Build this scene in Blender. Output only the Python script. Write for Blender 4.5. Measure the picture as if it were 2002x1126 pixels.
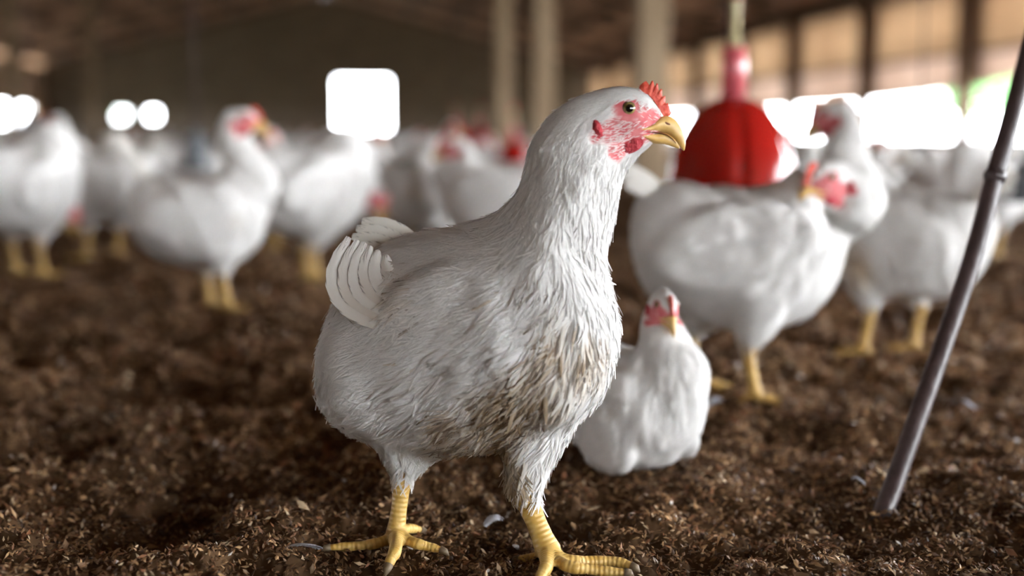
import bpy, bmesh, math, random
import numpy as np
from mathutils import Vector, Matrix
from mathutils.bvhtree import BVHTree
from mathutils.kdtree import KDTree

for o in list(bpy.data.objects):
    bpy.data.objects.remove(o)
SC = bpy.context.scene
COL = SC.collection
random.seed(7)
RNG = np.random.default_rng(11)

# ------------------------------------------------------------------ camera
FPX = 2500.0                      # focal length in pixels of the 2002 px wide frame
CAMH = 0.36
PITCH = math.radians(6.87)
cd = bpy.data.cameras.new('camera')
cam = bpy.data.objects.new('camera', cd)
COL.objects.link(cam)
cam.location = (0, 0, CAMH)
cam.rotation_euler = (math.pi / 2 - PITCH, 0, 0)
cd.sensor_width = 36.0
cd.lens = 36.0 * FPX / 2002.0
cd.clip_start = 0.02
cd.clip_end = 300
cd.dof.use_dof = True
cd.dof.focus_distance = 1.085
cd.dof.aperture_fstop = 2.1
SC.camera = cam

# ------------------------------------------------------------------ world: white overcast sky
wd = bpy.data.worlds.new('overcast_sky')
SC.world = wd
wd.use_nodes = True
bg = wd.node_tree.nodes['Background']
bg.inputs[0].default_value = (0.92, 0.955, 1.0, 1)
bg.inputs[1].default_value = 30.0

SC.view_settings.view_transform = 'Standard'
SC.view_settings.look = 'None'
SC.view_settings.exposure = 0.0
SC.view_settings.gamma = 1.0
SC.view_settings.use_curve_mapping = False


# ------------------------------------------------------------------ helpers
def ray(px, py):
    x = (px - 1001.0) / FPX
    u = -(py - 563.0) / FPX
    return Vector((x, math.cos(PITCH) + math.sin(PITCH) * u, -math.sin(PITCH) + math.cos(PITCH) * u))


def at(px, py, Y):
    r = ray(px, py)
    k = Y / r.y
    return Vector((r.x * k, Y, CAMH + r.z * k))


def ground(px, py, z=0.0):
    r = ray(px, py)
    k = (z - CAMH) / r.z
    return Vector((r.x * k, r.y * k, z))


SHED = math.radians(7.1)          # the shed's long axis runs a little left of the view
DA = Vector((-math.sin(SHED), math.cos(SHED), 0))
DR = Vector((math.cos(SHED), math.sin(SHED), 0))


def shed(a, l, z):
    return DA * a + DR * l + Vector((0, 0, z))


def link(o, parent=None):
    COL.objects.link(o)
    if parent is not None:
        o.parent = parent
    return o


def empty(name, loc=(0, 0, 0), rz=0.0, parent=None):
    o = bpy.data.objects.new(name, None)
    o.empty_display_size = 0.05
    link(o, parent)
    o.location = loc
    o.rotation_euler = (0, 0, rz)
    return o


def tag(o, label=None, cat=None, group=None, kind=None):
    if label: o['label'] = label
    if cat: o['category'] = cat
    if group: o['group'] = group
    if kind: o['kind'] = kind
    return o


def mesh_np(name, V, F, smooth=True):
    """mesh from an (n,3) array and a list/array of equal-length faces"""
    me = bpy.data.meshes.new(name)
    V = np.asarray(V, dtype=np.float32)
    F = np.asarray(F, dtype=np.int32)
    k = F.shape[1]
    me.vertices.add(len(V)); me.vertices.foreach_set('co', V.ravel())
    me.loops.add(F.size); me.loops.foreach_set('vertex_index', F.ravel())
    me.polygons.add(len(F))
    me.polygons.foreach_set('loop_start', np.arange(0, F.size, k, dtype=np.int32))
    me.polygons.foreach_set('loop_total', np.full(len(F), k, dtype=np.int32))
    me.update(calc_edges=True)
    if smooth:
        me.polygons.foreach_set('use_smooth', np.ones(len(F), dtype=bool))
    return me


def set_col(me, C, name='col'):
    a = me.color_attributes.new(name, 'FLOAT_COLOR', 'POINT')
    C = np.asarray(C, dtype=np.float32)
    if C.shape[1] == 3:
        C = np.concatenate([C, np.ones((len(C), 1), np.float32)], 1)
    a.data.foreach_set('color', C.ravel())


def obj(name, me, mat=None, parent=None, loc=None):
    o = bpy.data.objects.new(name, me)
    link(o, parent)
    if mat is not None:
        for m in (mat if isinstance(mat, (list, tuple)) else [mat]):
            me.materials.append(m)
    if loc is not None: o.location = loc
    return o


class MB:
    """collects boxes, tubes and lathes into one mesh"""
    def __init__(s):
        s.v = []; s.f = []

    def box(s, c, ax, ay, az, hx, hy, hz):
        b = len(s.v)
        for sx in (-1, 1):
            for sy in (-1, 1):
                for sz in (-1, 1):
                    s.v.append(tuple(Vector(c) + ax * (sx * hx) + ay * (sy * hy) + az * (sz * hz)))
        for q in ((0, 1, 3, 2), (4, 6, 7, 5), (0, 4, 5, 1), (2, 3, 7, 6), (0, 2, 6, 4), (1, 5, 7, 3)):
            s.f.append(tuple(b + i for i in q))
        return s

    def shedbox(s, a0, a1, l0, l1, z0, z1):
        return s.box(shed((a0 + a1) / 2, (l0 + l1) / 2, (z0 + z1) / 2), DA, DR, Vector((0, 0, 1)),
                     abs(a1 - a0) / 2, abs(l1 - l0) / 2, abs(z1 - z0) / 2)

    def lathe(s, prof, n=32, c=(0, 0, 0), flute=None):
        b = len(s.v)
        for i, (r, z) in enumerate(prof):
            for k in range(n):
                a = 2 * math.pi * k / n
                rr = r * (1 + (flute(a, i) if flute else 0))
                s.v.append((c[0] + rr * math.cos(a), c[1] + rr * math.sin(a), c[2] + z))
        for i in range(len(prof) - 1):
            for k in range(n):
                k2 = (k + 1) % n
                s.f.append((b + i * n + k, b + i * n + k2, b + (i + 1) * n + k2, b + (i + 1) * n + k))
        return s

    def tube(s, pts, rad, n=12, cap=True):
        pts = [Vector(p) for p in pts]
        rad = rad if isinstance(rad, (list, tuple)) else [rad] * len(pts)
        b = len(s.v)
        up = Vector((0.123, 0.91, 0.37)).normalized()
        for i, p in enumerate(pts):
            t = (pts[min(i + 1, len(pts) - 1)] - pts[max(i - 1, 0)]).normalized()
            x = up.cross(t).normalized(); y = t.cross(x)
            for k in range(n):
                a = 2 * math.pi * k / n
                s.v.append(tuple(p + x * (rad[i] * math.cos(a)) + y * (rad[i] * math.sin(a))))
        for i in range(len(pts) - 1):
            for k in range(n):
                k2 = (k + 1) % n
                s.f.append((b + i * n + k, b + i * n + k2, b + (i + 1) * n + k2, b + (i + 1) * n + k))
        if cap:
            s.f.append(tuple(b + k for k in reversed(range(n))))
            s.f.append(tuple(b + (len(pts) - 1) * n + k for k in range(n)))
        return s

    def build(s, name, mat, parent=None, smooth=False, loc=None):
        me = bpy.data.meshes.new(name)
        me.from_pydata(s.v, [], s.f)
        me.update()
        if smooth:
            for p in me.polygons: p.use_smooth = len(p.vertices) <= 4
        return obj(name, me, mat, parent, loc)


# ------------------------------------------------------------------ materials
def new_mat(name):
    m = bpy.data.materials.new(name)
    m.use_nodes = True
    nt = m.node_tree
    return m, nt, nt.nodes['Principled BSDF']


def N(nt, typ, **kw):
    n = nt.nodes.new(typ)
    for k, v in kw.items():
        if k.startswith('i_'):
            n.inputs[k[2:].replace('_', ' ')].default_value = v
        else:
            setattr(n, k, v)
    return n


def noise_mat(name, c1, c2, scale=8, rough=0.8, bump=0.2, detail=5, stretch=(1, 1, 1), spec=0.3, coat=0.0):
    m, nt, b = new_mat(name)
    tc = N(nt, 'ShaderNodeTexCoord')
    mp = N(nt, 'ShaderNodeMapping'); mp.inputs['Scale'].default_value = stretch
    nz = N(nt, 'ShaderNodeTexNoise'); nz.inputs['Scale'].default_value = scale; nz.inputs['Detail'].default_value = detail
    rp = N(nt, 'ShaderNodeValToRGB')
    rp.color_ramp.elements[0].color = (*c1, 1); rp.color_ramp.elements[0].position = 0.32
    rp.color_ramp.elements[1].color = (*c2, 1); rp.color_ramp.elements[1].position = 0.68
    nt.links.new(tc.outputs['Object'], mp.inputs[0]); nt.links.new(mp.outputs[0], nz.inputs['Vector'])
    nt.links.new(nz.outputs[0], rp.inputs[0]); nt.links.new(rp.outputs[0], b.inputs['Base Color'])
    b.inputs['Roughness'].default_value = rough
    b.inputs['Specular IOR Level'].default_value = spec
    b.inputs['Coat Weight'].default_value = coat
    if bump:
        bp = N(nt, 'ShaderNodeBump'); bp.inputs['Strength'].default_value = bump; bp.inputs['Distance'].default_value = 0.01
        nt.links.new(nz.outputs[0], bp.inputs['Height']); nt.links.new(bp.outputs[0], b.inputs['Normal'])
    return m


M = {}
M['wood_post'] = noise_mat('weathered_post_wood', (0.20, 0.135, 0.08), (0.32, 0.235, 0.15), 3, 0.85, 0.3, stretch=(6, 6, 0.6))
M['dark_wood'] = noise_mat('dark_rafter_wood', (0.07, 0.045, 0.03), (0.14, 0.09, 0.06), 3, 0.9, 0.3, stretch=(4, 4, 1))
M['roof'] = noise_mat('roof_underside', (0.30, 0.17, 0.115), (0.42, 0.26, 0.18), 1.2, 0.85, 0.1)
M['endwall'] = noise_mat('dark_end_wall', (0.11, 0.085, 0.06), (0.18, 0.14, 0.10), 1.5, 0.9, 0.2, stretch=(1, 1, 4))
M['curtain'] = noise_mat('tan_curtain', (0.54, 0.42, 0.315), (0.66, 0.54, 0.42), 0.7, 0.9, 0.0)
M['curtain_low'] = noise_mat('pinkish_curtain', (0.56, 0.46, 0.40), (0.68, 0.58, 0.52), 0.9, 0.9, 0.0)
for k_ in ('curtain', 'curtain_low'):      # thin woven sheet, lit through from outside
    nt_ = M[k_].node_tree
    b_ = nt_.nodes['Principled BSDF']
    tr_ = nt_.nodes.new('ShaderNodeBsdfTranslucent'); mx_ = nt_.nodes.new('ShaderNodeMixShader'); mx_.inputs[0].default_value = 0.32
    nt_.links.new(b_.inputs['Base Color'].links[0].from_socket, tr_.inputs[0])
    nt_.links.new(b_.outputs[0], mx_.inputs[1]); nt_.links.new(tr_.outputs[0], mx_.inputs[2])
    nt_.links.new(mx_.outputs[0], nt_.nodes['Material Output'].inputs[0])
M['kerb'] = noise_mat('limewashed_kerb', (0.42, 0.40, 0.36), (0.58, 0.56, 0.52), 4, 0.9, 0.2)
M['board'] = noise_mat('brown_side_boards', (0.30, 0.20, 0.13), (0.42, 0.29, 0.20), 1.2, 0.9, 0.1)
M['outside'] = noise_mat('outside_ground', (0.30, 0.30, 0.22), (0.42, 0.42, 0.34), 1.0, 0.95, 0.0)
M['leaf'] = noise_mat('foliage_green', (0.10, 0.26, 0.10), (0.22, 0.45, 0.20), 2.0, 0.8, 0.0)
M['bark'] = noise_mat('tree_bark', (0.12, 0.09, 0.06), (0.2, 0.16, 0.12), 6, 0.9, 0.3)
M['pipe'] = noise_mat('rusty_brown_pipe', (0.032, 0.020, 0.019), (0.065, 0.042, 0.040), 60, 0.42, 0.25, stretch=(1, 1, 0.25), spec=0.5)
M['hose'] = noise_mat('beige_hose', (0.42, 0.34, 0.16), (0.52, 0.45, 0.26), 12, 0.5, 0.0)
M['grey_plastic'] = noise_mat('grey_plastic', (0.10, 0.11, 0.12), (0.15, 0.16, 0.17), 6, 0.5, 0.0)
M['cord'] = noise_mat('dark_cord', (0.03, 0.02, 0.02), (0.06, 0.04, 0.04), 20, 0.8, 0.0)
M['claw'] = noise_mat('horn_claw', (0.17, 0.12, 0.07), (0.26, 0.20, 0.13), 80, 0.5, 0.0)


def plastic_red(name, c, rough=0.16, trans=0.25):
    m, nt, b = new_mat(name)
    b.inputs['Base Color'].default_value = (*c, 1)
    b.inputs['Roughness'].default_value = rough
    b.inputs['Coat Weight'].default_value = 0.6
    b.inputs['Coat Roughness'].default_value = 0.08
    tr = N(nt, 'ShaderNodeBsdfTranslucent'); tr.inputs[0].default_value = (*c, 1)
    mx = N(nt, 'ShaderNodeMixShader'); mx.inputs[0].default_value = trans
    out = nt.nodes['Material Output']
    nt.links.new(b.outputs[0], mx.inputs[1]); nt.links.new(tr.outputs[0], mx.inputs[2])
    nt.links.new(mx.outputs[0], out.inputs[0])
    return m


M['red'] = plastic_red('glossy_red_plastic', (0.36, 0.011, 0.008), 0.14, 0.18)
M['pink'] = plastic_red('pale_red_tube_plastic', (0.62, 0.13, 0.15), 0.3)
M['redflesh'] = noise_mat('red_comb_flesh', (0.52, 0.040, 0.022), (0.72, 0.12, 0.07), 260, 0.45, 0.25, spec=0.4)
M['wattle'] = noise_mat('dark_red_wattle_flesh', (0.36, 0.018, 0.03), (0.50, 0.04, 0.055), 320, 0.45, 0.5, spec=0.4)
M['beak'] = noise_mat('horn_yellow_beak', (0.52, 0.30, 0.075), (0.66, 0.43, 0.15), 120, 0.38, 0.05, spec=0.5)
M['mouth'] = noise_mat('mouth_line', (0.10, 0.03, 0.01), (0.16, 0.05, 0.02), 120, 0.6, 0.0)
M['pupil'] = noise_mat('black_pupil', (0.004, 0.004, 0.004), (0.006, 0.005, 0.005), 10, 0.05, 0.0, spec=0.6, coat=1.0)
M['iris'] = noise_mat('olive_iris', (0.15, 0.12, 0.035), (0.30, 0.24, 0.09), 700, 0.12, 0.0, spec=0.6, coat=1.0)
M['lid'] = noise_mat('dark_eyelid', (0.05, 0.03, 0.02), (0.12, 0.06, 0.045), 300, 0.5, 0.2)


def attr_mat(name, rough=0.8, bump_scale=0, bump=0.0, trans=0.0, spec=0.2, sheen=0.0):
    m, nt, b = new_mat(name)
    at_ = N(nt, 'ShaderNodeAttribute', attribute_name='col')
    nt.links.new(at_.outputs['Color'], b.inputs['Base Color'])
    b.inputs['Roughness'].default_value = rough
    b.inputs['Specular IOR Level'].default_value = spec
    b.inputs['Sheen Weight'].default_value = sheen
    if bump:
        tc = N(nt, 'ShaderNodeTexCoord')
        nz = N(nt, 'ShaderNodeTexNoise'); nz.inputs['Scale'].default_value = bump_scale; nz.inputs['Detail'].default_value = 4
        bp = N(nt, 'ShaderNodeBump'); bp.inputs['Strength'].default_value = bump; bp.inputs['Distance'].default_value = 0.004
        nt.links.new(tc.outputs['Object'], nz.inputs['Vector'])
        nt.links.new(nz.outputs[0], bp.inputs['Height']); nt.links.new(bp.outputs[0], b.inputs['Normal'])
    if trans:
        tr = N(nt, 'ShaderNodeBsdfTranslucent')
        nt.links.new(at_.outputs['Color'], tr.inputs[0])
        mx = N(nt, 'ShaderNodeMixShader'); mx.inputs[0].default_value = trans
        out = nt.nodes['Material Output']
        nt.links.new(b.outputs[0], mx.inputs[1]); nt.links.new(tr.outputs[0], mx.inputs[2])
        nt.links.new(mx.outputs[0], out.inputs[0])
    return m


M['body'] = attr_mat('hen_skin_and_down', 0.8, 220, 0.12)
M['litter'] = attr_mat('litter_chips', 0.9, 0, 0, trans=0.15, spec=0.04)
M['chip'] = attr_mat('husk_and_chip', 0.55, 0, 0, trans=0.15, spec=0.3)
M['plume'] = attr_mat('small_white_feather', 0.75, 0, 0, trans=0.22, spec=0.15)


def scale_leg_mat():
    m, nt, b = new_mat('yellow_scaly_leg')
    at_ = N(nt, 'ShaderNodeAttribute', attribute_name='col')
    sc = N(nt, 'ShaderNodeAttribute', attribute_name='scute')
    wv = N(nt, 'ShaderNodeMath', operation='SINE')
    nt.links.new(sc.outputs['Fac'], wv.inputs[0])
    tc = N(nt, 'ShaderNodeTexCoord')
    vo = N(nt, 'ShaderNodeTexVoronoi'); vo.inputs['Scale'].default_value = 420
    nt.links.new(tc.outputs['Object'], vo.inputs['Vector'])
    ad = N(nt, 'ShaderNodeMath', operation='MULTIPLY_ADD'); ad.inputs[1].default_value = 0.6
    nt.links.new(vo.outputs['Distance'], ad.inputs[0]); nt.links.new(wv.outputs[0], ad.inputs[2])
    bp = N(nt, 'ShaderNodeBump'); bp.inputs['Strength'].default_value = 0.3; bp.inputs['Distance'].default_value = 0.0010
    nt.links.new(ad.outputs[0], bp.inputs['Height']); nt.links.new(bp.outputs[0], b.inputs['Normal'])
    nt.links.new(at_.outputs['Color'], b.inputs['Base Color'])
    b.inputs['Roughness'].default_value = 0.45
    return m


M['leg'] = scale_leg_mat()


def feather_mat():
    """feather vane: barbs as fine relief, frayed edges"""
    m, nt, b = new_mat('white_feather_vane')
    at_ = N(nt, 'ShaderNodeAttribute', attribute_name='col')
    uv = N(nt, 'ShaderNodeAttribute', attribute_name='fuv')
    sep = N(nt, 'ShaderNodeSeparateXYZ'); nt.links.new(uv.outputs['Vector'], sep.inputs[0])
    ab = N(nt, 'ShaderNodeMath', operation='ABSOLUTE'); nt.links.new(sep.outputs['X'], ab.inputs[0])
    # barb coordinate: v - 0.35|u| (+ per-feather seed in z)
    m1 = N(nt, 'ShaderNodeMath', operation='MULTIPLY_ADD'); m1.inputs[1].default_value = -0.30
    nt.links.new(ab.outputs[0], m1.inputs[0]); nt.links.new(sep.outputs['Y'], m1.inputs[2])
    cb = N(nt, 'ShaderNodeCombineXYZ')
    m2 = N(nt, 'ShaderNodeMath', operation='MULTIPLY'); m2.inputs[1].default_value = 0.8
    nt.links.new(sep.outputs['X'], m2.inputs[0])
    m3 = N(nt, 'ShaderNodeMath', operation='MULTIPLY'); m3.inputs[1].default_value = 16.0
    nt.links.new(m1.outputs[0], m3.inputs[0])
    nt.links.new(m2.outputs[0], cb.inputs[0]); nt.links.new(m3.outputs[0], cb.inputs[1]); nt.links.new(sep.outputs['Z'], cb.inputs[2])
    nz = N(nt, 'ShaderNodeTexNoise'); nz.inputs['Scale'].default_value = 1.3; nz.inputs['Detail'].default_value = 3
    nt.links.new(cb.outputs[0], nz.inputs['Vector'])
    # fray: keep where |u|*k + tip < noise
    tip = N(nt, 'ShaderNodeMapRange'); tip.inputs['From Min'].default_value = 0.55; tip.inputs['From Max'].default_value = 1.0
    tip.inputs['To Min'].default_value = 0.0; tip.inputs['To Max'].default_value = 0.62
    nt.links.new(sep.outputs['Y'], tip.inputs['Value'])
    ed = N(nt, 'ShaderNodeMapRange'); ed.inputs['From Min'].default_value = 0.35; ed.inputs['From Max'].default_value = 1.0
    ed.inputs['To Min'].default_value = 0.0; ed.inputs['To Max'].default_value = 0.62
    nt.links.new(ab.outputs[0], ed.inputs['Value'])
    mxm = N(nt, 'ShaderNodeMath', operation='MAXIMUM')
    nt.links.new(tip.outputs[0], mxm.inputs[0]); nt.links.new(ed.outputs[0], mxm.inputs[1])
    sb = N(nt, 'ShaderNodeMath', operation='SUBTRACT')
    nt.links.new(nz.outputs[0], sb.inputs[0]); nt.links.new(mxm.outputs[0], sb.inputs[1])
    al = N(nt, 'ShaderNodeMapRange'); al.inputs['From Min'].default_value = -0.06; al.inputs['From Max'].default_value = 0.10
    nt.links.new(sb.outputs[0], al.inputs['Value'])
    bp = N(nt, 'ShaderNodeBump'); bp.inputs['Strength'].default_value = 0.08; bp.inputs['Distance'].default_value = 0.0008
    nt.links.new(nz.outputs[0], bp.inputs['Height']); nt.links.new(bp.outputs[0], b.inputs['Normal'])
    nt.links.new(at_.outputs['Color'], b.inputs['Base Color'])
    b.inputs['Roughness'].default_value = 0.8
    b.inputs['Specular IOR Level'].default_value = 0.12
    tr = N(nt, 'ShaderNodeBsdfTranslucent'); nt.links.new(at_.outputs['Color'], tr.inputs[0])
    mx = N(nt, 'ShaderNodeMixShader'); mx.inputs[0].default_value = 0.22
    nt.links.new(b.outputs[0], mx.inputs[1]); nt.links.new(tr.outputs[0], mx.inputs[2])
    tp = N(nt, 'ShaderNodeBsdfTransparent')
    mx2 = N(nt, 'ShaderNodeMixShader')
    nt.links.new(al.outputs[0], mx2.inputs[0]); nt.links.new(tp.outputs[0], mx2.inputs[1]); nt.links.new(mx.outputs[0], mx2.inputs[2])
    nt.links.new(mx2.outputs[0], nt.nodes['Material Output'].inputs[0])
    return m


M['feather'] = feather_mat()


# ------------------------------------------------------------------ shed structure
A0, A1 = -7.0, 40.0
LR, LL = 7.5, -9.0
EAVE, RIDGE = 2.35, 4.5
LM = (LR + LL) / 2

# floor slab far and near (the litter lies on it)
fl = MB().shedbox(A0, A1, LL, LR, -0.12, -0.03).build('floor', noise_mat('packed_litter_floor', (0.075, 0.043, 0.023), (0.16, 0.093, 0.050), 9, 0.95, 0.4, spec=0.02))
tag(fl, kind='structure')
og = MB()
og.shedbox(-60, 120, LR + 0.3, 90, -0.3, -0.1)
og.shedbox(-60, 120, -90, LL - 0.3, -0.3, -0.1)
og.shedbox(A1 + 0.3, 120, LL - 0.3, LR + 0.3, -0.3, -0.1)
og.shedbox(-60, A0 - 0.3, LL - 0.3, LR + 0.3, -0.3, -0.1)
o = og.build('yard_ground', M['outside']); tag(o, kind='structure')

# right wall: low kerb, posts, curtain bays
wr = empty('wall_right'); tag(wr, kind='structure')
MB().shedbox(A0, A1, LR - 0.08, LR + 0.1, -0.1, 0.26).build('kerb', M['kerb'], wr)
MB().shedbox(A0, A1, LR - 0.12, LR + 0.12, 0.26, 0.30).build('sill_rail', M['dark_wood'], wr)
MB().shedbox(A0, A1, LR - 0.1, LR + 0.1, EAVE - 0.16, EAVE + 0.14).build('eave_beam', M['dark_wood'], wr)
posts = [-6.8 + 3.1 * i for i in range(16)]
for a in posts:
    MB().shedbox(a - 0.09, a + 0.09, LR - 0.2, LR - 0.02, 0.30, EAVE - 0.16).build('wall_post', M['dark_wood'], wr)
for i, a in enumerate(posts[:-1]):
    if a < 11: continue
    low = lambda t: float(np.interp(t, [11.8, 14.9, 18, 22, 40], [1.22, 0.92, 0.83, 0.81, 0.80]))
    nseg = 14
    for (z0, z1, key, nm) in ((1.36, EAVE - 0.05, 'curtain', 'curtain'), (None, 1.34, 'curtain_low', 'curtain_skirt')):
        V = []; F = []
        for k in range(nseg + 1):
            aa = a - 0.18 + 3.46 * k / nseg
            w = 0.02 * math.sin(k * 1.7 + i) * math.sin(math.pi * k / nseg) + 0.012 * (i % 2)
            z0 = low(aa) if nm == 'curtain_skirt' else z0
            sag = (0.015 * math.sin(k / nseg * math.pi) if nm == 'curtain_skirt' else 0)
            for (dl, zz) in ((0.0, z0 - sag), (0.0, z1), (0.008, z1), (0.008, z0 - sag)):
                V.append(tuple(shed(aa, LR + 0.03 + w + dl, zz)))
        for k in range(nseg):
            b = k * 4
            for j in range(4):
                F.append((b + j, b + 4 + j, b + 4 + (j + 1) % 4, b + (j + 1) % 4))
        me = mesh_np(nm, V, F, True)
        obj(nm, me, M[key], wr)
    MB().shedbox(a, a + 3.1, LR + 0.0, LR + 0.05, 1.33, 1.37).build('curtain_batten', M['dark_wood'], wr)
for a in posts[:6]:
    MB().tube([shed(a + 0.1, LR + 0.02, EAVE - 0.28), shed(a + 3.0, LR + 0.02, EAVE - 0.28)], 0.10, 12).build('rolled_curtain', M['curtain'], wr, True)

# left wall: boarded, with openings far down
wl = empty('wall_left'); tag(wl, kind='structure')
MB().shedbox(A0, A1, LL - 0.1, LL + 0.08, -0.1, 0.62).build('kerb', M['kerb'], wl)
openings = [(2.0, 7.0), (26.0, 38.0)]
segs = []
prev = A0
for (u, v) in openings:
    segs.append((prev, u)); prev = v
segs.append((prev, A1))
for (u, v) in segs:
    MB().shedbox(u, v, LL - 0.05, LL + 0.05, 0.62, 1.14).build('wall_panel', M['board'], wl)
MB().shedbox(A0, A1, LL - 0.05, LL + 0.05, 1.14, EAVE).build('upper_panel', M['board'], wl)
for i in range(13):
    a = -4 + 3.6 * i
    MB().shedbox(a - 0.09, a + 0.09, LL + 0.06, LL + 0.22, 0.0, EAVE).build('wall_post', M['dark_wood'], wl)

# far end wall with a bright window and two low vents
wb = empty('wall_back'); tag(wb, kind='structure')


def end_x(px):      # lateral position on the end wall seen at a pixel column
    r = ray(px, 262)
    # solve shed(A1,l) parallel to the ray
    k = A1 / (r.x * DA.x + r.y * DA.y)
    return (Vector((r.x, r.y, 0)) * k).dot(DR)


dx0, dx1 = end_x(660), end_x(760)
vents = [(end_x(226), end_x(250)), (end_x(290), end_x(310))]
WT, WB, VT, VB = 2.02, 0.50, 1.06, 0.80
T0, T1 = A1, A1 + 0.12
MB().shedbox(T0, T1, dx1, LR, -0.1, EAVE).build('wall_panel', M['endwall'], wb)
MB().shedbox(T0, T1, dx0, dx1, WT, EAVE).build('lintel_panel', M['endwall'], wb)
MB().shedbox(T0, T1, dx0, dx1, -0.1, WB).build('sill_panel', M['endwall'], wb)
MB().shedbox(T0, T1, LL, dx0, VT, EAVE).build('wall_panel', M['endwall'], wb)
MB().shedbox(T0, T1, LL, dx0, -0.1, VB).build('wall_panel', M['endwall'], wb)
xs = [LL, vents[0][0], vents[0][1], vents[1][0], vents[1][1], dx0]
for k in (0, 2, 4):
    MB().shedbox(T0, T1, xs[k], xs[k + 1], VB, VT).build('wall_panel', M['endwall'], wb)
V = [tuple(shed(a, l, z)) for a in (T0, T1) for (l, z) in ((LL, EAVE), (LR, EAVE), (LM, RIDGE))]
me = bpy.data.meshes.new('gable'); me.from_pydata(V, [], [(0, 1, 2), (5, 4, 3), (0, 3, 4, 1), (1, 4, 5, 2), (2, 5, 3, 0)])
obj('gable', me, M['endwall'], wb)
fr = MB()
fr.shedbox(A1 - 0.05, A1 + 0.13, dx0 - 0.06, dx0, WB - 0.06, WT + 0.06); fr.shedbox(A1 - 0.05, A1 + 0.13, dx1, dx1 + 0.06, WB - 0.06, WT + 0.06)
fr.shedbox(A1 - 0.05, A1 + 0.13, dx0, dx1, WT, WT + 0.06); fr.shedbox(A1 - 0.05, A1 + 0.13, dx0, dx1, WB - 0.06, WB)
fr.build('window_frame', M['dark_wood'], wb)

# wall behind the camera: wide open doorway
wf = empty('wall_front'); tag(wf, kind='structure')
MB().shedbox(A0 - 0.12, A0, LL, 2.8, -0.1, EAVE).build('wall_panel', M['endwall'], wf)
MB().shedbox(A0 - 0.12, A0, 5.5, LR, -0.1, EAVE).build('wall_panel', M['endwall'], wf)
V = [tuple(shed(a, l, z)) for a in (A0 - 0.12, A0) for (l, z) in ((LL, EAVE), (LR, EAVE), (LM, RIDGE))]
me = bpy.data.meshes.new('gable'); me.from_pydata(V, [], [(0, 1, 2), (5, 4, 3), (0, 3, 4, 1), (1, 4, 5, 2), (2, 5, 3, 0)])
obj('gable', me, M['endwall'], wf)

# roof: two slopes of corrugated sheet on purlins and rafters
ce = empty('ceiling'); tag(ce, kind='structure')
for (l0, l1, sgn) in ((LR + 0.5, LM, 1), (LL - 0.5, LM, -1)):
    slope = (RIDGE - EAVE) / (abs(LM - (LR if sgn > 0 else LL)))
    zz0 = EAVE - 0.5 * slope
    na = 24
    for k in range(na):
        a, b_ = A0 - 0.4 + (A1 - A0 + 0.8) * k / na, A0 - 0.4 + (A1 - A0 + 0.8) * (k + 1) / na
        nn = 20
        V = []; F = []
        for j in range(nn + 1):
            aa = a + (b_ - a) * j / nn
            wv = 0.018 * math.cos(j * math.pi)
            V += [tuple(shed(aa, l0, zz0 + 0.12 + wv)), tuple(shed(aa, l1, RIDGE + 0.12 + wv)),
                  tuple(shed(aa, l0, zz0 + 0.128 + wv)), tuple(shed(aa, l1, RIDGE + 0.128 + wv))]
        for j in range(nn):
            q = 4 * j
            F += [(q, q + 1, q + 5, q + 4), (q + 2, q + 6, q + 7, q + 3)]
        obj('roof_sheet', mesh_np('roof_sheet', V, F, False), M['roof'], ce)
    for k in range(1, 7):
        t = k / 7
        l = l0 + (l1 - l0) * t; z = zz0 + (RIDGE - zz0) * t
        MB().shedbox(A0, A1, l - 0.05, l + 0.05, z - 0.02, z + 0.09).build('purlin', M['dark_wood'], ce)
for i in range(13):
    a = -4.0 + 3.6 * i
    for (le, lm) in ((LR, LM), (LL, LM)):
        p, q = shed(a, le, EAVE - 0.06), shed(a, lm, RIDGE - 0.06)
        dv = (q - p); L = dv.length; dv.normalize()
        up = DA.cross(dv).normalized()
        MB().box((p + q) / 2, DA, dv, up, 0.05, L / 2, 0.08).build('rafter', M['dark_wood'], ce)


def interior_posts(l, al, name, cats):
    for i, a in enumerate(al):
        z = RIDGE - (RIDGE - EAVE) * abs(l - LM) / (abs((LR if l > LM else LL) - LM)) - 0.15
        m = MB()
        m.shedbox(a - 0.085, a + 0.085, l - 0.085, l + 0.085, -0.03, z)
        o = m.build('roof_post', M['wood_post'])
        bv = o.modifiers.new('bevel', 'BEVEL'); bv.width = 0.012; bv.segments = 2
        tag(o, cats[i] if i < len(cats) else cats[-1], 'post', name)


interior_posts(1.64, [7.0, 11.0, 13.9], 'row of roof posts behind the front hen',
               ['broad pale wooden roof post left of the red drinker stem',
                'wooden roof post rising just left of the front hen head',
                'wooden roof post second to the left of the front hen head'])
interior_posts(-5.2, [20.8, 27.0], 'roof posts on the left', ['dim wooden roof post standing in the dark at far left',
                                                         'dim roof post in the dark left of the tall alert hen'])

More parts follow.
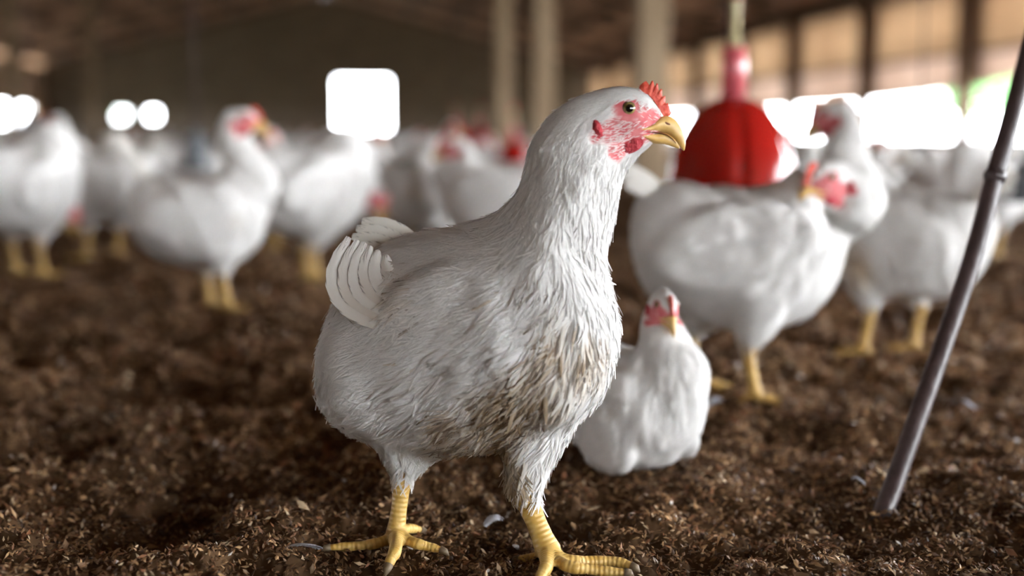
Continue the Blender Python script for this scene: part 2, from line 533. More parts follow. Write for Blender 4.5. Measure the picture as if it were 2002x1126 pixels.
# trees outside the right wall
for (a, l, h, r, lab) in ((26.5, 13.6, 2.15, 1.3, 'blurred green bush outside seen through the opening at far right'),
                          (45.0, -9.0, 2.3, 1.7, 'pale green bush outside seen through the two small vents at left')):
    c = shed(a, l, -0.1)
    root = empty('bush', c); tag(root, lab, 'bush')
    MB().tube([(0, 0, 0), (0.1, 0, h * 0.4), (0, 0.1, h * 0.75)], [0.08, 0.06, 0.03], 10).build('trunk', M['bark'], root, True)
    rs = np.random.default_rng(3)
    n = 2600
    d = rs.normal(size=(n, 3)); d /= np.linalg.norm(d, axis=1)[:, None]
    rad = r * rs.uniform(0.55, 1.0, n)[:, None] * (1 + 0.25 * np.sin(d[:, :1] * 6) * np.cos(d[:, 1:2] * 5))
    cen = d * rad * np.array([1, 1, 0.8]) + np.array([0, 0, h * 0.82])
    t1 = rs.normal(size=(n, 3)); t1 /= np.linalg.norm(t1, axis=1)[:, None]
    t2 = np.cross(t1, d); t2 /= (np.linalg.norm(t2, axis=1)[:, None] + 1e-6)
    s1 = 0.12; s2 = 0.06
    V = np.stack([cen - t1 * s1, cen + t2 * s2, cen + t1 * s1, cen - t2 * s2], 1).reshape(-1, 3)
    F = np.arange(n * 4).reshape(-1, 4)
    lo = obj('foliage', mesh_np('foliage', V, F, False), M['leaf'], root); tag(lo, kind='stuff')


# ------------------------------------------------------------------ litter: lumpy bedding of husks and shavings
def vnoise(x, y, seed=0):
    """smooth value noise"""
    xi = np.floor(x).astype(np.int64); yi = np.floor(y).astype(np.int64)
    fx = x - xi; fy = y - yi
    fx = fx * fx * (3 - 2 * fx); fy = fy * fy * (3 - 2 * fy)
    def h(a, b):
        v = np.sin(a * 127.1 + b * 311.7 + seed * 74.7) * 43758.5453
        return v - np.floor(v)
    return (h(xi, yi) * (1 - fx) + h(xi + 1, yi) * fx) * (1 - fy) + (h(xi, yi + 1) * (1 - fx) + h(xi + 1, yi + 1) * fx) * fy


PIT = ground(1738, 985)
FEET = [(PIT, .07), (ground(770, 1065), .06), (ground(1072, 1095), .05), (ground(1160, 1105), .06), (ground(1480, 795), .06), (ground(1370, 762), .06), (ground(1245, 905), .11), (ground(420, 612), .08),
        (ground(1660, 695), .07), (ground(1760, 695), .07)]


def bed_h(x, y):
    """height of the bedding: lumps and scratched hollows, always a little below zero"""
    h = 0.45 * vnoise(x * 9 + 3, y * 7 + 1, 1) + 0.30 * vnoise(x * 19, y * 15, 2) + 0.25 * vnoise(x * 48, y * 44, 3)
    pit = np.exp(-((x - PIT[0]) ** 2 + (y - PIT[1]) ** 2) / 0.022 ** 2)
    z = (h - 0.60) * 0.085
    for q, r in FEET:      # trodden level where birds stand or sit
        w = np.exp(-((x - q[0]) ** 2 + (y - q[1]) ** 2) / r ** 2)
        z = z * (1 - w) - 0.004 * w
    return z - 0.006 * pit


def bedding():
    xs = np.linspace(-1, 1, 560); xs = 0.6 * xs + 0.4 * xs ** 3; ts = np.linspace(0, 1, 460)
    T, X = np.meshgrid(ts, xs, indexing='ij')
    Y = 0.62 * (8.0 / 0.62) ** T
    X = X * (0.45 + Y * 0.85)
    Z = bed_h(X, Y)
    rs = np.random.default_rng(5)
    Z = Z + rs.normal(size=Z.shape) * 0.0015
    V = np.stack([X, Y, Z], -1).reshape(-1, 3)
    n, m = X.shape
    I = np.arange(n * m).reshape(n, m)
    F = np.stack([I[:-1, :-1], I[:-1, 1:], I[1:, 1:], I[1:, :-1]], -1).reshape(-1, 4)
    me = mesh_np('bedding', V, F, True)
    t = vnoise(X * 30, Y * 30, 7) * 0.5 + vnoise(X * 9, Y * 9, 8) * 0.5
    t = t.reshape(-1, 1)
    C = np.array([0.045, 0.025, 0.013]) * (1 - t) + np.array([0.165, 0.094, 0.048]) * t
    set_col(me, C)
    o = obj('litter_bedding', me, M['litter'], fl)
    tag(o, 'dark brown lumpy litter bedding', kind='stuff')

    # chips
    n = 220000
    Yc = 0.66 * (4.2 / 0.66) ** (rs.uniform(0, 1, n) ** 1.25)
    Xc = rs.uniform(-1, 1, n) * (0.08 + Yc * 0.46)
    keep = vnoise(Xc * 11 + 5, Yc * 9, 4) * 0.6 + vnoise(Xc * 33, Yc * 30, 6) * 0.5 > rs.uniform(0.0, 0.62, n)
    Xc, Yc = Xc[keep], Yc[keep]; n = len(Xc)
    Zc = bed_h(Xc, Yc) + rs.uniform(-0.001, 0.007, n)
    L = rs.uniform(0.0022, 0.0044, n) * np.clip(Yc / 1.15, 0.9, 2.4); W = L * rs.uniform(0.28, 0.5, n)
    big = rs.uniform(0, 1, n) < 0.05
    L = np.where(big, L * 1.9, L); W = np.where(big, W * 2.0, W)
    pale = vnoise(Xc * 6 + 9, Yc * 5, 14)
    yaw = rs.uniform(0, 2 * np.pi, n); pit = rs.normal(0, 0.55, n)
    d = np.stack([np.cos(yaw) * np.cos(pit), np.sin(yaw) * np.cos(pit), np.sin(pit)], 1)
    nn = rs.normal(size=(n, 3)) * 0.45 + np.array([0, 0, 1.0])
    s = np.cross(nn, d); s /= np.linalg.norm(s, axis=1)[:, None]
    u = np.cross(d, s)
    c = np.stack([Xc, Yc, Zc], 1)
    L = L[:, None]; W = W[:, None]
    # boat-shaped husk: 6 vertices, 4 triangles
    P = [c - d * L, c - d * L * 0.2 + s * W - u * W * 0.2, c - d * L * 0.2 + u * W * 0.7, c - d * L * 0.2 - s * W - u * W * 0.2,
         c + d * L]
    V = np.stack(P, 1).reshape(-1, 3)
    b = np.arange(n)[:, None] * 5
    F = np.concatenate([b + np.array([[0, 1, 2]]), b + np.array([[0, 2, 3]]), b + np.array([[1, 4, 2]]), b + np.array([[2, 4, 3]])], 0)
    me = mesh_np('litter_chips', V, F, False)
    pal = np.array([[0.075, 0.038, 0.018], [0.16, 0.084, 0.040], [0.27, 0.150, 0.070], [0.42, 0.255, 0.125], [0.28, 0.125, 0.060], [0.54, 0.40, 0.25], [0.62, 0.56, 0.50]])
    idx = rs.choice(len(pal), n, p=[0.16, 0.25, 0.25, 0.17, 0.09, 0.07, 0.01])
    C = pal[idx] * rs.uniform(0.7, 1.2, (n, 1)) * (0.65 + 0.75 * pale[:, None])
    set_col(me, np.repeat(C, 5, 0))
    o = obj('litter_chips', me, M['chip'], fl)
    tag(o, 'loose rice husks and wood chips', kind='stuff')


bedding()


# ------------------------------------------------------------------ leaning pipe
pp = [(1727, 1000, 1.212), (1752, 935, 1.232), (1798, 805, 1.265), (1851, 655, 1.305), (1903, 500, 1.34), (1945, 345, 1.365), (1972, 250, 1.38), (2004, 130, 1.40), (2040, -10, 1.43), (2075, -160, 1.46), (2110, -330, 1.5)]
pts = [at(*p) for p in pp]
pts.insert(0, pts[0] + (pts[0] - pts[1]) * 0.9)
root = empty('leaning_pipe', (pts[0].x, pts[0].y, 0)); tag(root, 'dark brown slightly bent metal pipe planted in the litter at right', 'pipe')
m = MB()
rel = [p - Vector(root.location) for p in pts]
dense = []
for i in range(len(rel) - 1):
    for k in range(4):
        t = k / 4
        p0, p1, p2, p3 = rel[max(i - 1, 0)], rel[i], rel[i + 1], rel[min(i + 2, len(rel) - 1)]
        dense.append(0.5 * ((2 * p1) + (p2 - p0) * t + (2 * p0 - 5 * p1 + 4 * p2 - p3) * t * t + (3 * p1 - p0 - 3 * p2 + p3) * t ** 3))
dense.append(rel[-1])
m.tube(dense, 0.0098, 20); m.build('shaft', M['pipe'], root, True)
kn = rel[6]
MB().tube([kn - (rel[7] - rel[5]).normalized() * 0.006, kn, kn + (rel[7] - rel[5]).normalized() * 0.006], [0.0105, 0.0122, 0.0105], 20).build('weld_collar', M['pipe'], root, True)


# ------------------------------------------------------------------ bell drinkers
def bell_drinker(name, base, R, ztop, label, group, simple=False):
    root = empty(name, base); tag(root, label, 'drinker', group)
    prof = [(0.06, 0.000), (0.94, 0.000), (1.02, 0.010), (1.04, 0.05), (1.03, 0.06), (1.0, 0.055), (0.965, 0.24), (0.925, 0.45), (0.876, 0.667), (0.80, 0.87), (0.71, 1.054), (0.585, 1.248),
            (0.47, 1.36), (0.35, 1.435), (0.23, 1.485), (0.175, 1.50)]
    fl_ = lambda a, i: (-0.09 * math.exp(-((abs(math.sin((a + math.pi / 2) * 3)) / 0.22) ** 2)) if i > 5 else 0)
    MB().lathe([(r * R, z * R) for r, z in prof], 96 if not simple else 32, flute=fl_).build('bell', M['red'], root, True)
    MB().lathe([(0.02 * R, 1.47 * R), (0.185 * R, 1.47 * R), (0.185 * R, 2.22 * R), (0.16 * R, 2.24 * R), (0.02 * R, 2.24 * R)], 28).build('neck_tube', M['pink'], root, True)
    MB().lathe([(0.01, 2.24 * R), (0.095 * R, 2.24 * R), (0.10 * R, 2.34 * R), (0.065 * R, 2.36 * R), (0.07 * R, 2.9 * R), (0.075 * R, 2.95 * R), (0.01 * R, 2.96 * R)], 20).build('hose', M['hose'], root, True)
    MB().lathe([(0.01, 2.95 * R), (0.12 * R, 2.95 * R), (0.12 * R, 3.25 * R), (0.01, 3.27 * R)], 20).build('valve', M['red'], root, True)
    MB().tube([(-0.09 * R, 0, 2.22 * R), (-0.11 * R, 0.0, 2.6 * R), (-0.09 * R, 0, 3.2 * R), (0, 0, ztop)], 0.028 * R, 8).build('hanging_cord', M['cord'], root, True)
    return root


def drinker_at(px, py_bottom, Y, Rpx, label, simple=False):
    p = at(px, py_bottom, Y)
    R = Rpx * Y / FPX
    bell_drinker('bell_drinker', p, R, 3.3 - p.z, label, 'red bell drinkers', simple)


drinker_at(1430, 386, 2.6, 129, 'large glossy red bell drinker hanging behind the front hen')
drinker_at(1004, 330, 9.5, 37, 'blurred red bell drinker just left of the front hen neck', True)
drinker_at(938, 296, 11.5, 27, 'blurred red bell drinker second left of the front hen neck', True)
drinker_at(892, 285, 13.5, 24, 'faint red bell drinker third left of the front hen neck', True)


def tube_feeder(px, py_bottom, Y, Rpx, label):
    p = at(px, py_bottom, Y); R = Rpx * Y / FPX
    root = empty('tube_feeder', p); tag(root, label, 'feeder', 'grey tube feeders')
    MB().lathe([(0.05 * R, 0), (1.0 * R, 0), (1.08 * R, 0.28 * R), (1.02 * R, 0.28 * R), (0.9 * R, 0.06 * R), (0.05 * R, 0.05 * R)], 28).build('pan', M['grey_plastic'], root, True)
    MB().lathe([(0.5 * R, 0.12 * R), (0.55 * R, 0.9 * R), (0.5 * R, 1.2 * R), (0.2 * R, 1.7 * R), (0.12 * R, 1.95 * R), (0.02 * R, 2.0 * R)], 28).build('hopper', M['grey_plastic'], root, True)
    MB().tube([(0, 0, 1.95 * R), (0, 0, 3.0 - p.z)], 0.004, 6).build('hanging_cord', M['cord'], root)


tube_feeder(1795, 352, 4.6, 34, 'dark grey tube feeder with a pointed cap in front of the bright opening')
tube_feeder(2006, 395, 3.3, 52, 'dark grey tube feeder at the right edge behind the leaning pipe')
tube_feeder(385, 330, 5.0, 40, 'dark grey tube feeder behind the back of the tall alert hen')
tube_feeder(60, 283, 6.5, 34, 'dim grey tube feeder above the rear-view hen at far left')


# ------------------------------------------------------------------ hens
def catmull(P, k):
    """Catmull-Rom resample of rows of P, k steps per span"""
    P = np.asarray(P, float)
    out = []
    n = len(P)
    for i in range(n - 1):
        p0 = P[max(i - 1, 0)]; p1 = P[i]; p2 = P[i + 1]; p3 = P[min(i + 2, n - 1)]
        for j in range(k):
            t = j / k
            out.append(0.5 * (2 * p1 + (p2 - p0) * t + (2 * p0 - 5 * p1 + 4 * p2 - p3) * t * t + (3 * p1 - p0 - 3 * p2 + p3) * t ** 3))
    out.append(P[-1])
    return np.array(out)


def loft(rings, seg=40, k=5):
    """rings: rows of [A(3), B(3), side(3)]; returns V, F, ring centres, ring index per vertex"""
    R = catmull(rings, k)
    A, B, S = R[:, :3], R[:, 3:6], R[:, 6:9]
    c = (A + B) / 2; u = (A - B) / 2
    ang = np.arange(seg) * 2 * np.pi / seg
    V = c[:, None] + u[:, None] * np.cos(ang)[None, :, None] + S[:, None] * np.sin(ang)[None, :, None]
    n = len(R)
    I = np.arange(n * seg).reshape(n, seg)
    J = np.roll(I, -1, 1)
    F = np.stack([I[:-1], J[:-1], J[1:], I[1:]], -1).reshape(-1, 4).tolist()
    V = V.reshape(-1, 3)
    F.append(list(I[0][::-1])); F.append(list(I[-1]))
    return V, F, c, np.repeat(np.arange(n), seg)


def ellipsoid(c, axes, nu=20, nv=12):
    """axes: three (3,) vectors"""
    c = np.asarray(c, float); ax = np.asarray(axes, float)
    V = [c + ax[2]]; F = []
    for i in range(1, nv):
        t = math.pi * i / nv
        for j in range(nu):
            p = 2 * math.pi * j / nu
            V.append(c + ax[0] * math.sin(t) * math.cos(p) + ax[1] * math.sin(t) * math.sin(p) + ax[2] * math.cos(t))
    V.append(c - ax[2])
    for j in range(nu):
        F.append([0, 1 + j, 1 + (j + 1) % nu])
        F.append([len(V) - 1, 1 + (nv - 2) * nu + (j + 1) % nu, 1 + (nv - 2) * nu + j])
    for i in range(nv - 2):
        for j in range(nu):
            a = 1 + i * nu + j; b = 1 + i * nu + (j + 1) % nu
            F.append([a, a + nu, b + nu, b])
    return np.array(V), F


def tube_np(pts, rad, seg=14):
    m = MB(); m.tube([Vector(p) for p in pts], list(rad), seg)
    return np.array(m.v), [list(f) for f in m.f]


def fuse(pieces, voxel, smooth_it=6):
    V = []; F = []; b = 0
    for (v, f) in pieces:
        V += [tuple(x) for x in v]; F += [[i + b for i in q] for q in f]; b += len(v)
    me = bpy.data.meshes.new('tmp'); me.from_pydata(V, [], F); me.update()
    bm = bmesh.new(); bm.from_mesh(me); bmesh.ops.recalc_face_normals(bm, faces=bm.faces); bm.to_mesh(me); bm.free()
    o = bpy.data.objects.new('tmp', me); COL.objects.link(o)
    md = o.modifiers.new('r', 'REMESH'); md.mode = 'VOXEL'; md.voxel_size = voxel; md.use_smooth_shade = True
    sm = o.modifiers.new('s', 'SMOOTH'); sm.factor = 0.5; sm.iterations = smooth_it
    dg = bpy.context.evaluated_depsgraph_get()
    ev = o.evaluated_get(dg)
    out = bpy.data.meshes.new_from_object(ev)
    bpy.data.objects.remove(o); bpy.data.meshes.remove(me)
    out.polygons.foreach_set('use_smooth', np.ones(len(out.polygons), dtype=bool))
    return out


HS = 0.000425          # head template scale: metres per template unit


class Frame:
    """head frame: o origin (eye level, mid plane), f forward, s left side, u up"""
    def __init__(s, o, f, u):
        s.o = np.array(o, float); s.f = np.array(f, float) / np.linalg.norm(f)
        u = np.array(u, float); u = u - s.f * u.dot(s.f); s.u = u / np.linalg.norm(u)
        s.s = np.cross(s.u, s.f)

    def p(s, px, py, d=0.0, k=1.0):
        """template point; d is the sideways offset in template units"""
        return s.o + (s.f * (px - 1227) + s.u * (213 - py) + s.s * d) * HS * k


HEAD_RINGS = [(1135, 190, 1200, 322, 47), (1170, 177, 1235, 314, 46), (1200, 172, 1250, 300, 44), (1228, 172, 1262, 291, 40),
              (1256, 180, 1272, 283, 30), (1278, 198, 1281, 274, 19), (1292, 216, 1289, 266, 10)]


def head_parts(fr, root, hi=True, k=1.0):
    P = lambda x, y, d=0.0: fr.p(x, y, d, k)
    sd = fr.s * HS * k
    seg = 24 if hi else 12
    kk = 4 if hi else 2
    # beak
    up = [(1239, 251, 1239, 256, 37), (1247, 249, 1247, 257, 38), (1259, 246, 1259, 257.5, 35), (1272, 241, 1271, 258, 30), (1283, 233, 1281, 258.5, 25), (1293, 227, 1291, 259, 20), (1305, 226, 1303, 262, 15.5), (1318, 232, 1314, 269, 12),
          (1329, 246, 1323, 279, 8.5), (1337, 265, 1331, 288, 5), (1340, 280, 1335, 292, 2.4), (1338, 292, 1336.5, 293.5, 0.6)]
    v, f, _, _ = loft([np.concatenate([P(a, b), P(c, d), sd * w]) for a, b, c, d, w in up], seg, kk)
    me = bpy.data.meshes.new('beak'); me.from_pydata(v.tolist(), [], f); me.update()
    bk = obj('beak', me, M['beak'], root)
    lo = [(1248, 258, 1248, 267, 33), (1262, 257, 1262, 274, 31), (1280, 258, 1280, 279.5, 22), (1298, 258, 1298, 281, 13), (1312, 263, 1312, 285.5, 8.5), (1322, 271, 1322, 288.5, 5), (1328, 281, 1328, 289.5, 1.6)]
    v, f, _, _ = loft([np.concatenate([P(a, b), P(c, d), sd * w]) for a, b, c, d, w in lo], seg, kk)
    me2 = bpy.data.meshes.new('lower_beak'); me2.from_pydata(v.tolist(), [], f); me2.update()
    obj('lower_beak', me2, M['beak'], bk)
    for m_ in (me, me2):
        for p in m_.polygons: p.use_smooth = True
    if hi:
        mo = [(1256, 256, 1256, 259, 34), (1272, 256, 1272, 259.5, 27.5), (1290, 257.5, 1290, 261, 19.5), (1303, 262, 1303, 264.5, 14.3), (1313, 269, 1313, 271, 11.3), (1321, 278, 1321, 279.6, 7.8)]
        v, f, _, _ = loft([np.concatenate([P(a, b), P(c, d), sd * w]) for a, b, c, d, w in mo], seg, kk)
        me = bpy.data.meshes.new('mouth_line'); me.from_pydata(v.tolist(), [], f); me.update(); obj('mouth_line', me, M['mouth'], bk)
        for s in (-1, 1):
            v, f = ellipsoid(P(1300, 240, s * 15.6), [(P(1309, 243) - P(1300, 240)), (P(1300, 240) - P(1300.6, 242.6)), sd * 1.6], 14, 8)
            me = bpy.data.meshes.new('nostril'); me.from_pydata(v.tolist(), [], f); obj('nostril', me, M['mouth'], bk)
    # comb: serrated blade on the forehead
    out = [(1247, 182), (1250, 168), (1257, 162), (1262, 159.5), (1266, 164), (1268.5, 168), (1272, 160), (1275, 158.5), (1277.5, 166), (1279, 171), (1282, 164), (1285, 164.5), (1286, 174), (1287, 179), (1291, 174), (1293, 176.5),
           (1293, 186), (1294, 190), (1298, 187), (1299.5, 190), (1299.5, 199), (1300.5, 203), (1304, 201), (1306, 206), (1308, 213), (1312, 220), (1308, 226), (1299, 226)]
    inn = [(1251, 188), (1254, 186), (1257, 184), (1260, 184), (1262, 184.5), (1264, 185), (1266, 186), (1268, 187), (1269, 188), (1270, 189.5), (1271.5, 191), (1273, 192.5), (1275, 194.5), (1276, 196), (1278, 197.5), (1279, 199),
           (1280, 201), (1281, 202.5), (1283, 204), (1284, 206), (1285, 208), (1286, 210), (1287, 212), (1289, 215), (1291, 218), (1293, 221), (1295, 225), (1296, 227)]
    nrow = 5
    V = []; F = []
    for s in (-1, 1):
        for (o1, i1) in zip(out, inn):
            for r in range(nrow):
                t = r / (nrow - 1)
                V.append(P(o1[0] + (i1[0] - o1[0]) * t, o1[1] + (i1[1] - o1[1]) * t, s * (0.7 + 6.5 * t ** 0.7)))
    n = len(out)
    for si in range(2):
        for i in range(n - 1):
            for r in range(nrow - 1):
                q = [si * n * nrow + i * nrow + r, si * n * nrow + (i + 1) * nrow + r, si * n * nrow + (i + 1) * nrow + r + 1, si * n * nrow + i * nrow + r + 1]
                F.append(q if si else q[::-1])
    for i in range(n - 1):
        F.append([i * nrow, (i + 1) * nrow, n * nrow + (i + 1) * nrow, n * nrow + i * nrow])
    me = bpy.data.meshes.new('comb'); me.from_pydata([tuple(x) for x in V], [], F); me.update()
    for p in me.polygons: p.use_smooth = True
    obj('comb', me, M['redflesh'], root)
    # wattles, earlobes, eyes
    for s in (-1, 1):
        ax = fr.f * 0.92 + fr.u * 0.40
        v, f = ellipsoid(P(1238, 281, s * 27), [ax * HS * k * 28, (fr.u * 0.92 - fr.f * 0.40) * HS * k * 14 + fr.s * s * HS * 3 * k, fr.s * HS * k * 12], 24 if hi else 12, 14 if hi else 8)
        ctr = P(1238, 281, s * 27)
        q = v - ctr
        tcoord = q @ ax / (HS * k * 28)
        v = ctr + q * (1.0 - 0.28 * np.clip(tcoord, -1, 1))[:, None]
        v += fr.s * (s * HS * k * 1.6) * np.sin(tcoord * 9)[:, None]
        me = bpy.data.meshes.new('wattle'); me.from_pydata(v.tolist(), [], f); me.update()
        for p in me.polygons: p.use_smooth = True
        obj('wattle', me, M['wattle'], root)
        v, f = ellipsoid(P(1168, 255, s * 51), [(fr.u * 0.95 - fr.f * 0.25) * HS * k * 22, (fr.f * 0.95 + fr.u * 0.25) * HS * k * 9.5, fr.s * HS * k * 9], 18 if hi else 10, 12 if hi else 6)
        me = bpy.data.meshes.new('earlobe'); me.from_pydata(v.tolist(), [], f); me.update()
        for p in me.polygons: p.use_smooth = True
        obj('earlobe', me, M['wattle'], root)
        # eyeball with pupil, iris and lid as rings about the sideways axis
        yaw = fr.s * s + fr.f * 0.12 + fr.u * 0.05
        yaw = yaw / np.linalg.norm(yaw)
        e1 = np.cross(fr.u, yaw); e1 /= np.linalg.norm(e1); e2 = np.cross(yaw, e1)
        ec = P(1227, 213, s * 32.0)
        R = 14.5 * HS * k
        V = [ec + yaw * R]; F = []; nu = 28 if hi else 14; nv = 14
        for i in range(1, nv):
            t = math.pi * 0.62 * i / nv
            for j in range(nu):
                a = 2 * math.pi * j / nu
                V.append(ec + yaw * R * math.cos(t) + (e1 * math.cos(a) + e2 * math.sin(a)) * R * math.sin(t))
        mi = []
        for j in range(nu):
            F.append([0, 1 + j, 1 + (j + 1) % nu]); mi.append(1)
        for i in range(nv - 2):
            for j in range(nu):
                a = 1 + i * nu + j; b = 1 + i * nu + (j + 1) % nu
                F.append([a, a + nu, b + nu, b]); mi.append(1 if i < 3 else (0 if i < 6 else 2))
        me = bpy.data.meshes.new('eye'); me.from_pydata([tuple(x) for x in V], [], F); me.update()
        for mm in ('iris', 'pupil', 'lid'): me.materials.append(M[mm])
        me.polygons.foreach_set('material_index', np.array(mi, dtype=np.int32))
        for p in me.polygons: p.use_smooth = True
        ob = bpy.data.objects.new('eye', me); link(ob, root)


def face_mask(P, fr, k=1.0):
    """0..1 bare red skin around the eye, template space with its own ragged outline"""
    q = (P - fr.o) / (HS * k)
    x = q @ fr.f + 1227; y = 213 - q @ fr.u; d = np.abs(q @ fr.s)
    def el(cx, cy, rx, ry, rot=0.0):
        c, s = math.cos(rot), math.sin(rot)
        a = ((x - cx) * c + (y - cy) * s) / rx; b = (-(x - cx) * s + (y - cy) * c) / ry
        return 1 - np.sqrt(a * a + b * b)
    m = np.maximum.reduce([el(1228, 214, 36, 28), el(1262, 226, 40, 22, 0.45), el(1215, 250, 46, 26, -0.1), el(1226, 277, 42, 20, -0.3), el(1190, 258, 26, 26), el(1205, 295, 20, 22, 0.3)])
    m = np.maximum.reduce([m, el(1272, 240, 34, 26, 0.2), el(1250, 262, 34, 20), el(1167, 255, 15, 28, 0.2)])
    m = np.where((d > 9) | (x > 1262), m, -1)
    m = np.where((np.abs(x - 1220) > 130) | (np.abs(y - 240) > 110) | (d > 70), -1, m)
    m = np.where((y < 196) & (x < 1240), m - 0.25, m)
    return m


def make_feathers(me_body, anchor_bvh, pts, nrm, flow, Ln, Wd, lift, colr, tipcol, rows=5, name='plumage', parent=None, soft=0.6, seed=1, fray=True, bow=0.12, mat='feather'):
    rs = np.random.default_rng(seed)
    n = len(pts)
    flow = flow - nrm * np.sum(flow * nrm, 1)[:, None]
    flow /= (np.linalg.norm(flow, axis=1)[:, None] + 1e-9)
    side = np.cross(nrm, flow)
    vs = np.linspace(0, 1, rows)
    prof = np.array([0.45, 0.85, 1.0, 0.92, 0.45]) if rows == 5 else np.array([0.6, 1.0, 0.85, 0.3])[:rows]
    V = np.zeros((n, rows, 3, 3)); NN = np.zeros((n, rows, 3, 3)); C = np.zeros((n, rows, 3, 4)); UV = np.zeros((n, rows, 3, 3))
    cur = pts.copy(); cn = nrm.copy(); cdv = flow.copy()
    seedv = rs.uniform(0, 60, n)
    twist = rs.normal(0, 0.12, n)
    for i, v in enumerate(vs):
        if i:
            q = cur + cdv * (Ln / (rows - 1))[:, None]
            nq = np.empty_like(q); pn = np.empty_like(q)
            for j in range(n):
                loc, no, _, dist = anchor_bvh.find_nearest(q[j])
                pn[j] = loc; nq[j] = no
            nv_ = cn * 0.5 + nq * 0.5
            nv_ /= np.linalg.norm(nv_, axis=1)[:, None]
            far = np.linalg.norm(pn - q, axis=1) > Ln * 0.6
            pn = np.where(far[:, None], q, pn); nv_ = np.where(far[:, None], cn, nv_)
            d2 = pn - cur
            d2 = d2 - nv_ * np.sum(d2 * nv_, 1)[:, None]
            d2 /= (np.linalg.norm(d2, axis=1)[:, None] + 1e-9)
            cur, cn, cdv = pn, nv_, d2
            side = np.cross(cn, cdv)
        h = 0.0006 + lift * (v ** 1.3)
        for j, uu in enumerate((-1, 0, 1)):
            camber = bow * Wd * (1 - uu * uu)
            V[:, i, j] = cur + cn * (h + camber)[:, None] + side * (uu * prof[i] * Wd)[:, None]
            V[:, i, j] += cn * (twist * Wd * uu)[:, None]
            NN[:, i, j] = cn + side * uu * 0.25 + cdv * 0.12 * v
            UV[:, i, j, 0] = uu * (prof[i] if not fray else 1.0); UV[:, i, j, 1] = v; UV[:, i, j, 2] = seedv
            tt = np.clip((v - 0.25) / 0.75, 0, 1)
            C[:, i, j, :3] = colr * (1 - tt) + tipcol * tt
            C[:, i, j, 3] = 1
    I = np.arange(n * rows * 3).reshape(n, rows, 3)
    F = np.stack([I[:, :-1, :-1], I[:, 1:, :-1], I[:, 1:, 1:], I[:, :-1, 1:]], -1).reshape(-1, 4)
    V = V.reshape(-1, 3)
    me = mesh_np(name, V, F, True)
    set_col(me, C.reshape(-1, 4))
    a = me.attributes.new('fuv', 'FLOAT_VECTOR', 'POINT'); a.data.foreach_set('vector', UV.reshape(-1, 3).astype(np.float32).ravel())
    # soft shading: blend the vane's own normal with the plumage surface normal
    gn = np.empty(len(V) * 3, np.float32); me.vertices.foreach_get('normal', gn); gn = gn.reshape(-1, 3)
    bn = NN.reshape(-1, 3); bn /= np.linalg.norm(bn, axis=1)[:, None]
    sg = np.sign(np.sum(gn * bn, 1)); sg[sg == 0] = 1
    mixn = bn * soft + gn * sg[:, None] * (1 - soft); mixn /= np.linalg.norm(mixn, axis=1)[:, None]
    # keep winding outward
    me.normals_split_custom_set_from_vertices(mixn.tolist())
    o = obj(name, me, M[mat], parent)
    tag(o, kind='stuff')
    return o


def sample_mesh(me, n, rs, wfun=None):
    nv = len(me.vertices)
    co = np.empty(nv * 3, np.float32); me.vertices.foreach_get('co', co); co = co.reshape(-1, 3).astype(float)
    no = np.empty(nv * 3, np.float32); me.vertices.foreach_get('normal', no); no = no.reshape(-1, 3).astype(float)
    me.calc_loop_triangles()
    tri = np.empty(len(me.loop_triangles) * 3, np.int32); me.loop_triangles.foreach_get('vertices', tri); tri = tri.reshape(-1, 3)
    a, b, c = co[tri[:, 0]], co[tri[:, 1]], co[tri[:, 2]]
    ar = np.linalg.norm(np.cross(b - a, c - a), axis=1)
    if wfun is not None: ar = ar * wfun((a + b + c) / 3)
    idx = rs.choice(len(tri), n, p=ar / ar.sum())
    r1 = np.sqrt(rs.uniform(0, 1, n))[:, None]; r2 = rs.uniform(0, 1, n)[:, None]
    w0, w1, w2 = 1 - r1, r1 * (1 - r2), r1 * r2
    t = tri[idx]
    p = co[t[:, 0]] * w0 + co[t[:, 1]] * w1 + co[t[:, 2]] * w2
    nn = no[t[:, 0]] * w0 + no[t[:, 1]] * w1 + no[t[:, 2]] * w2
    nn /= np.linalg.norm(nn, axis=1)[:, None]
    return p, nn


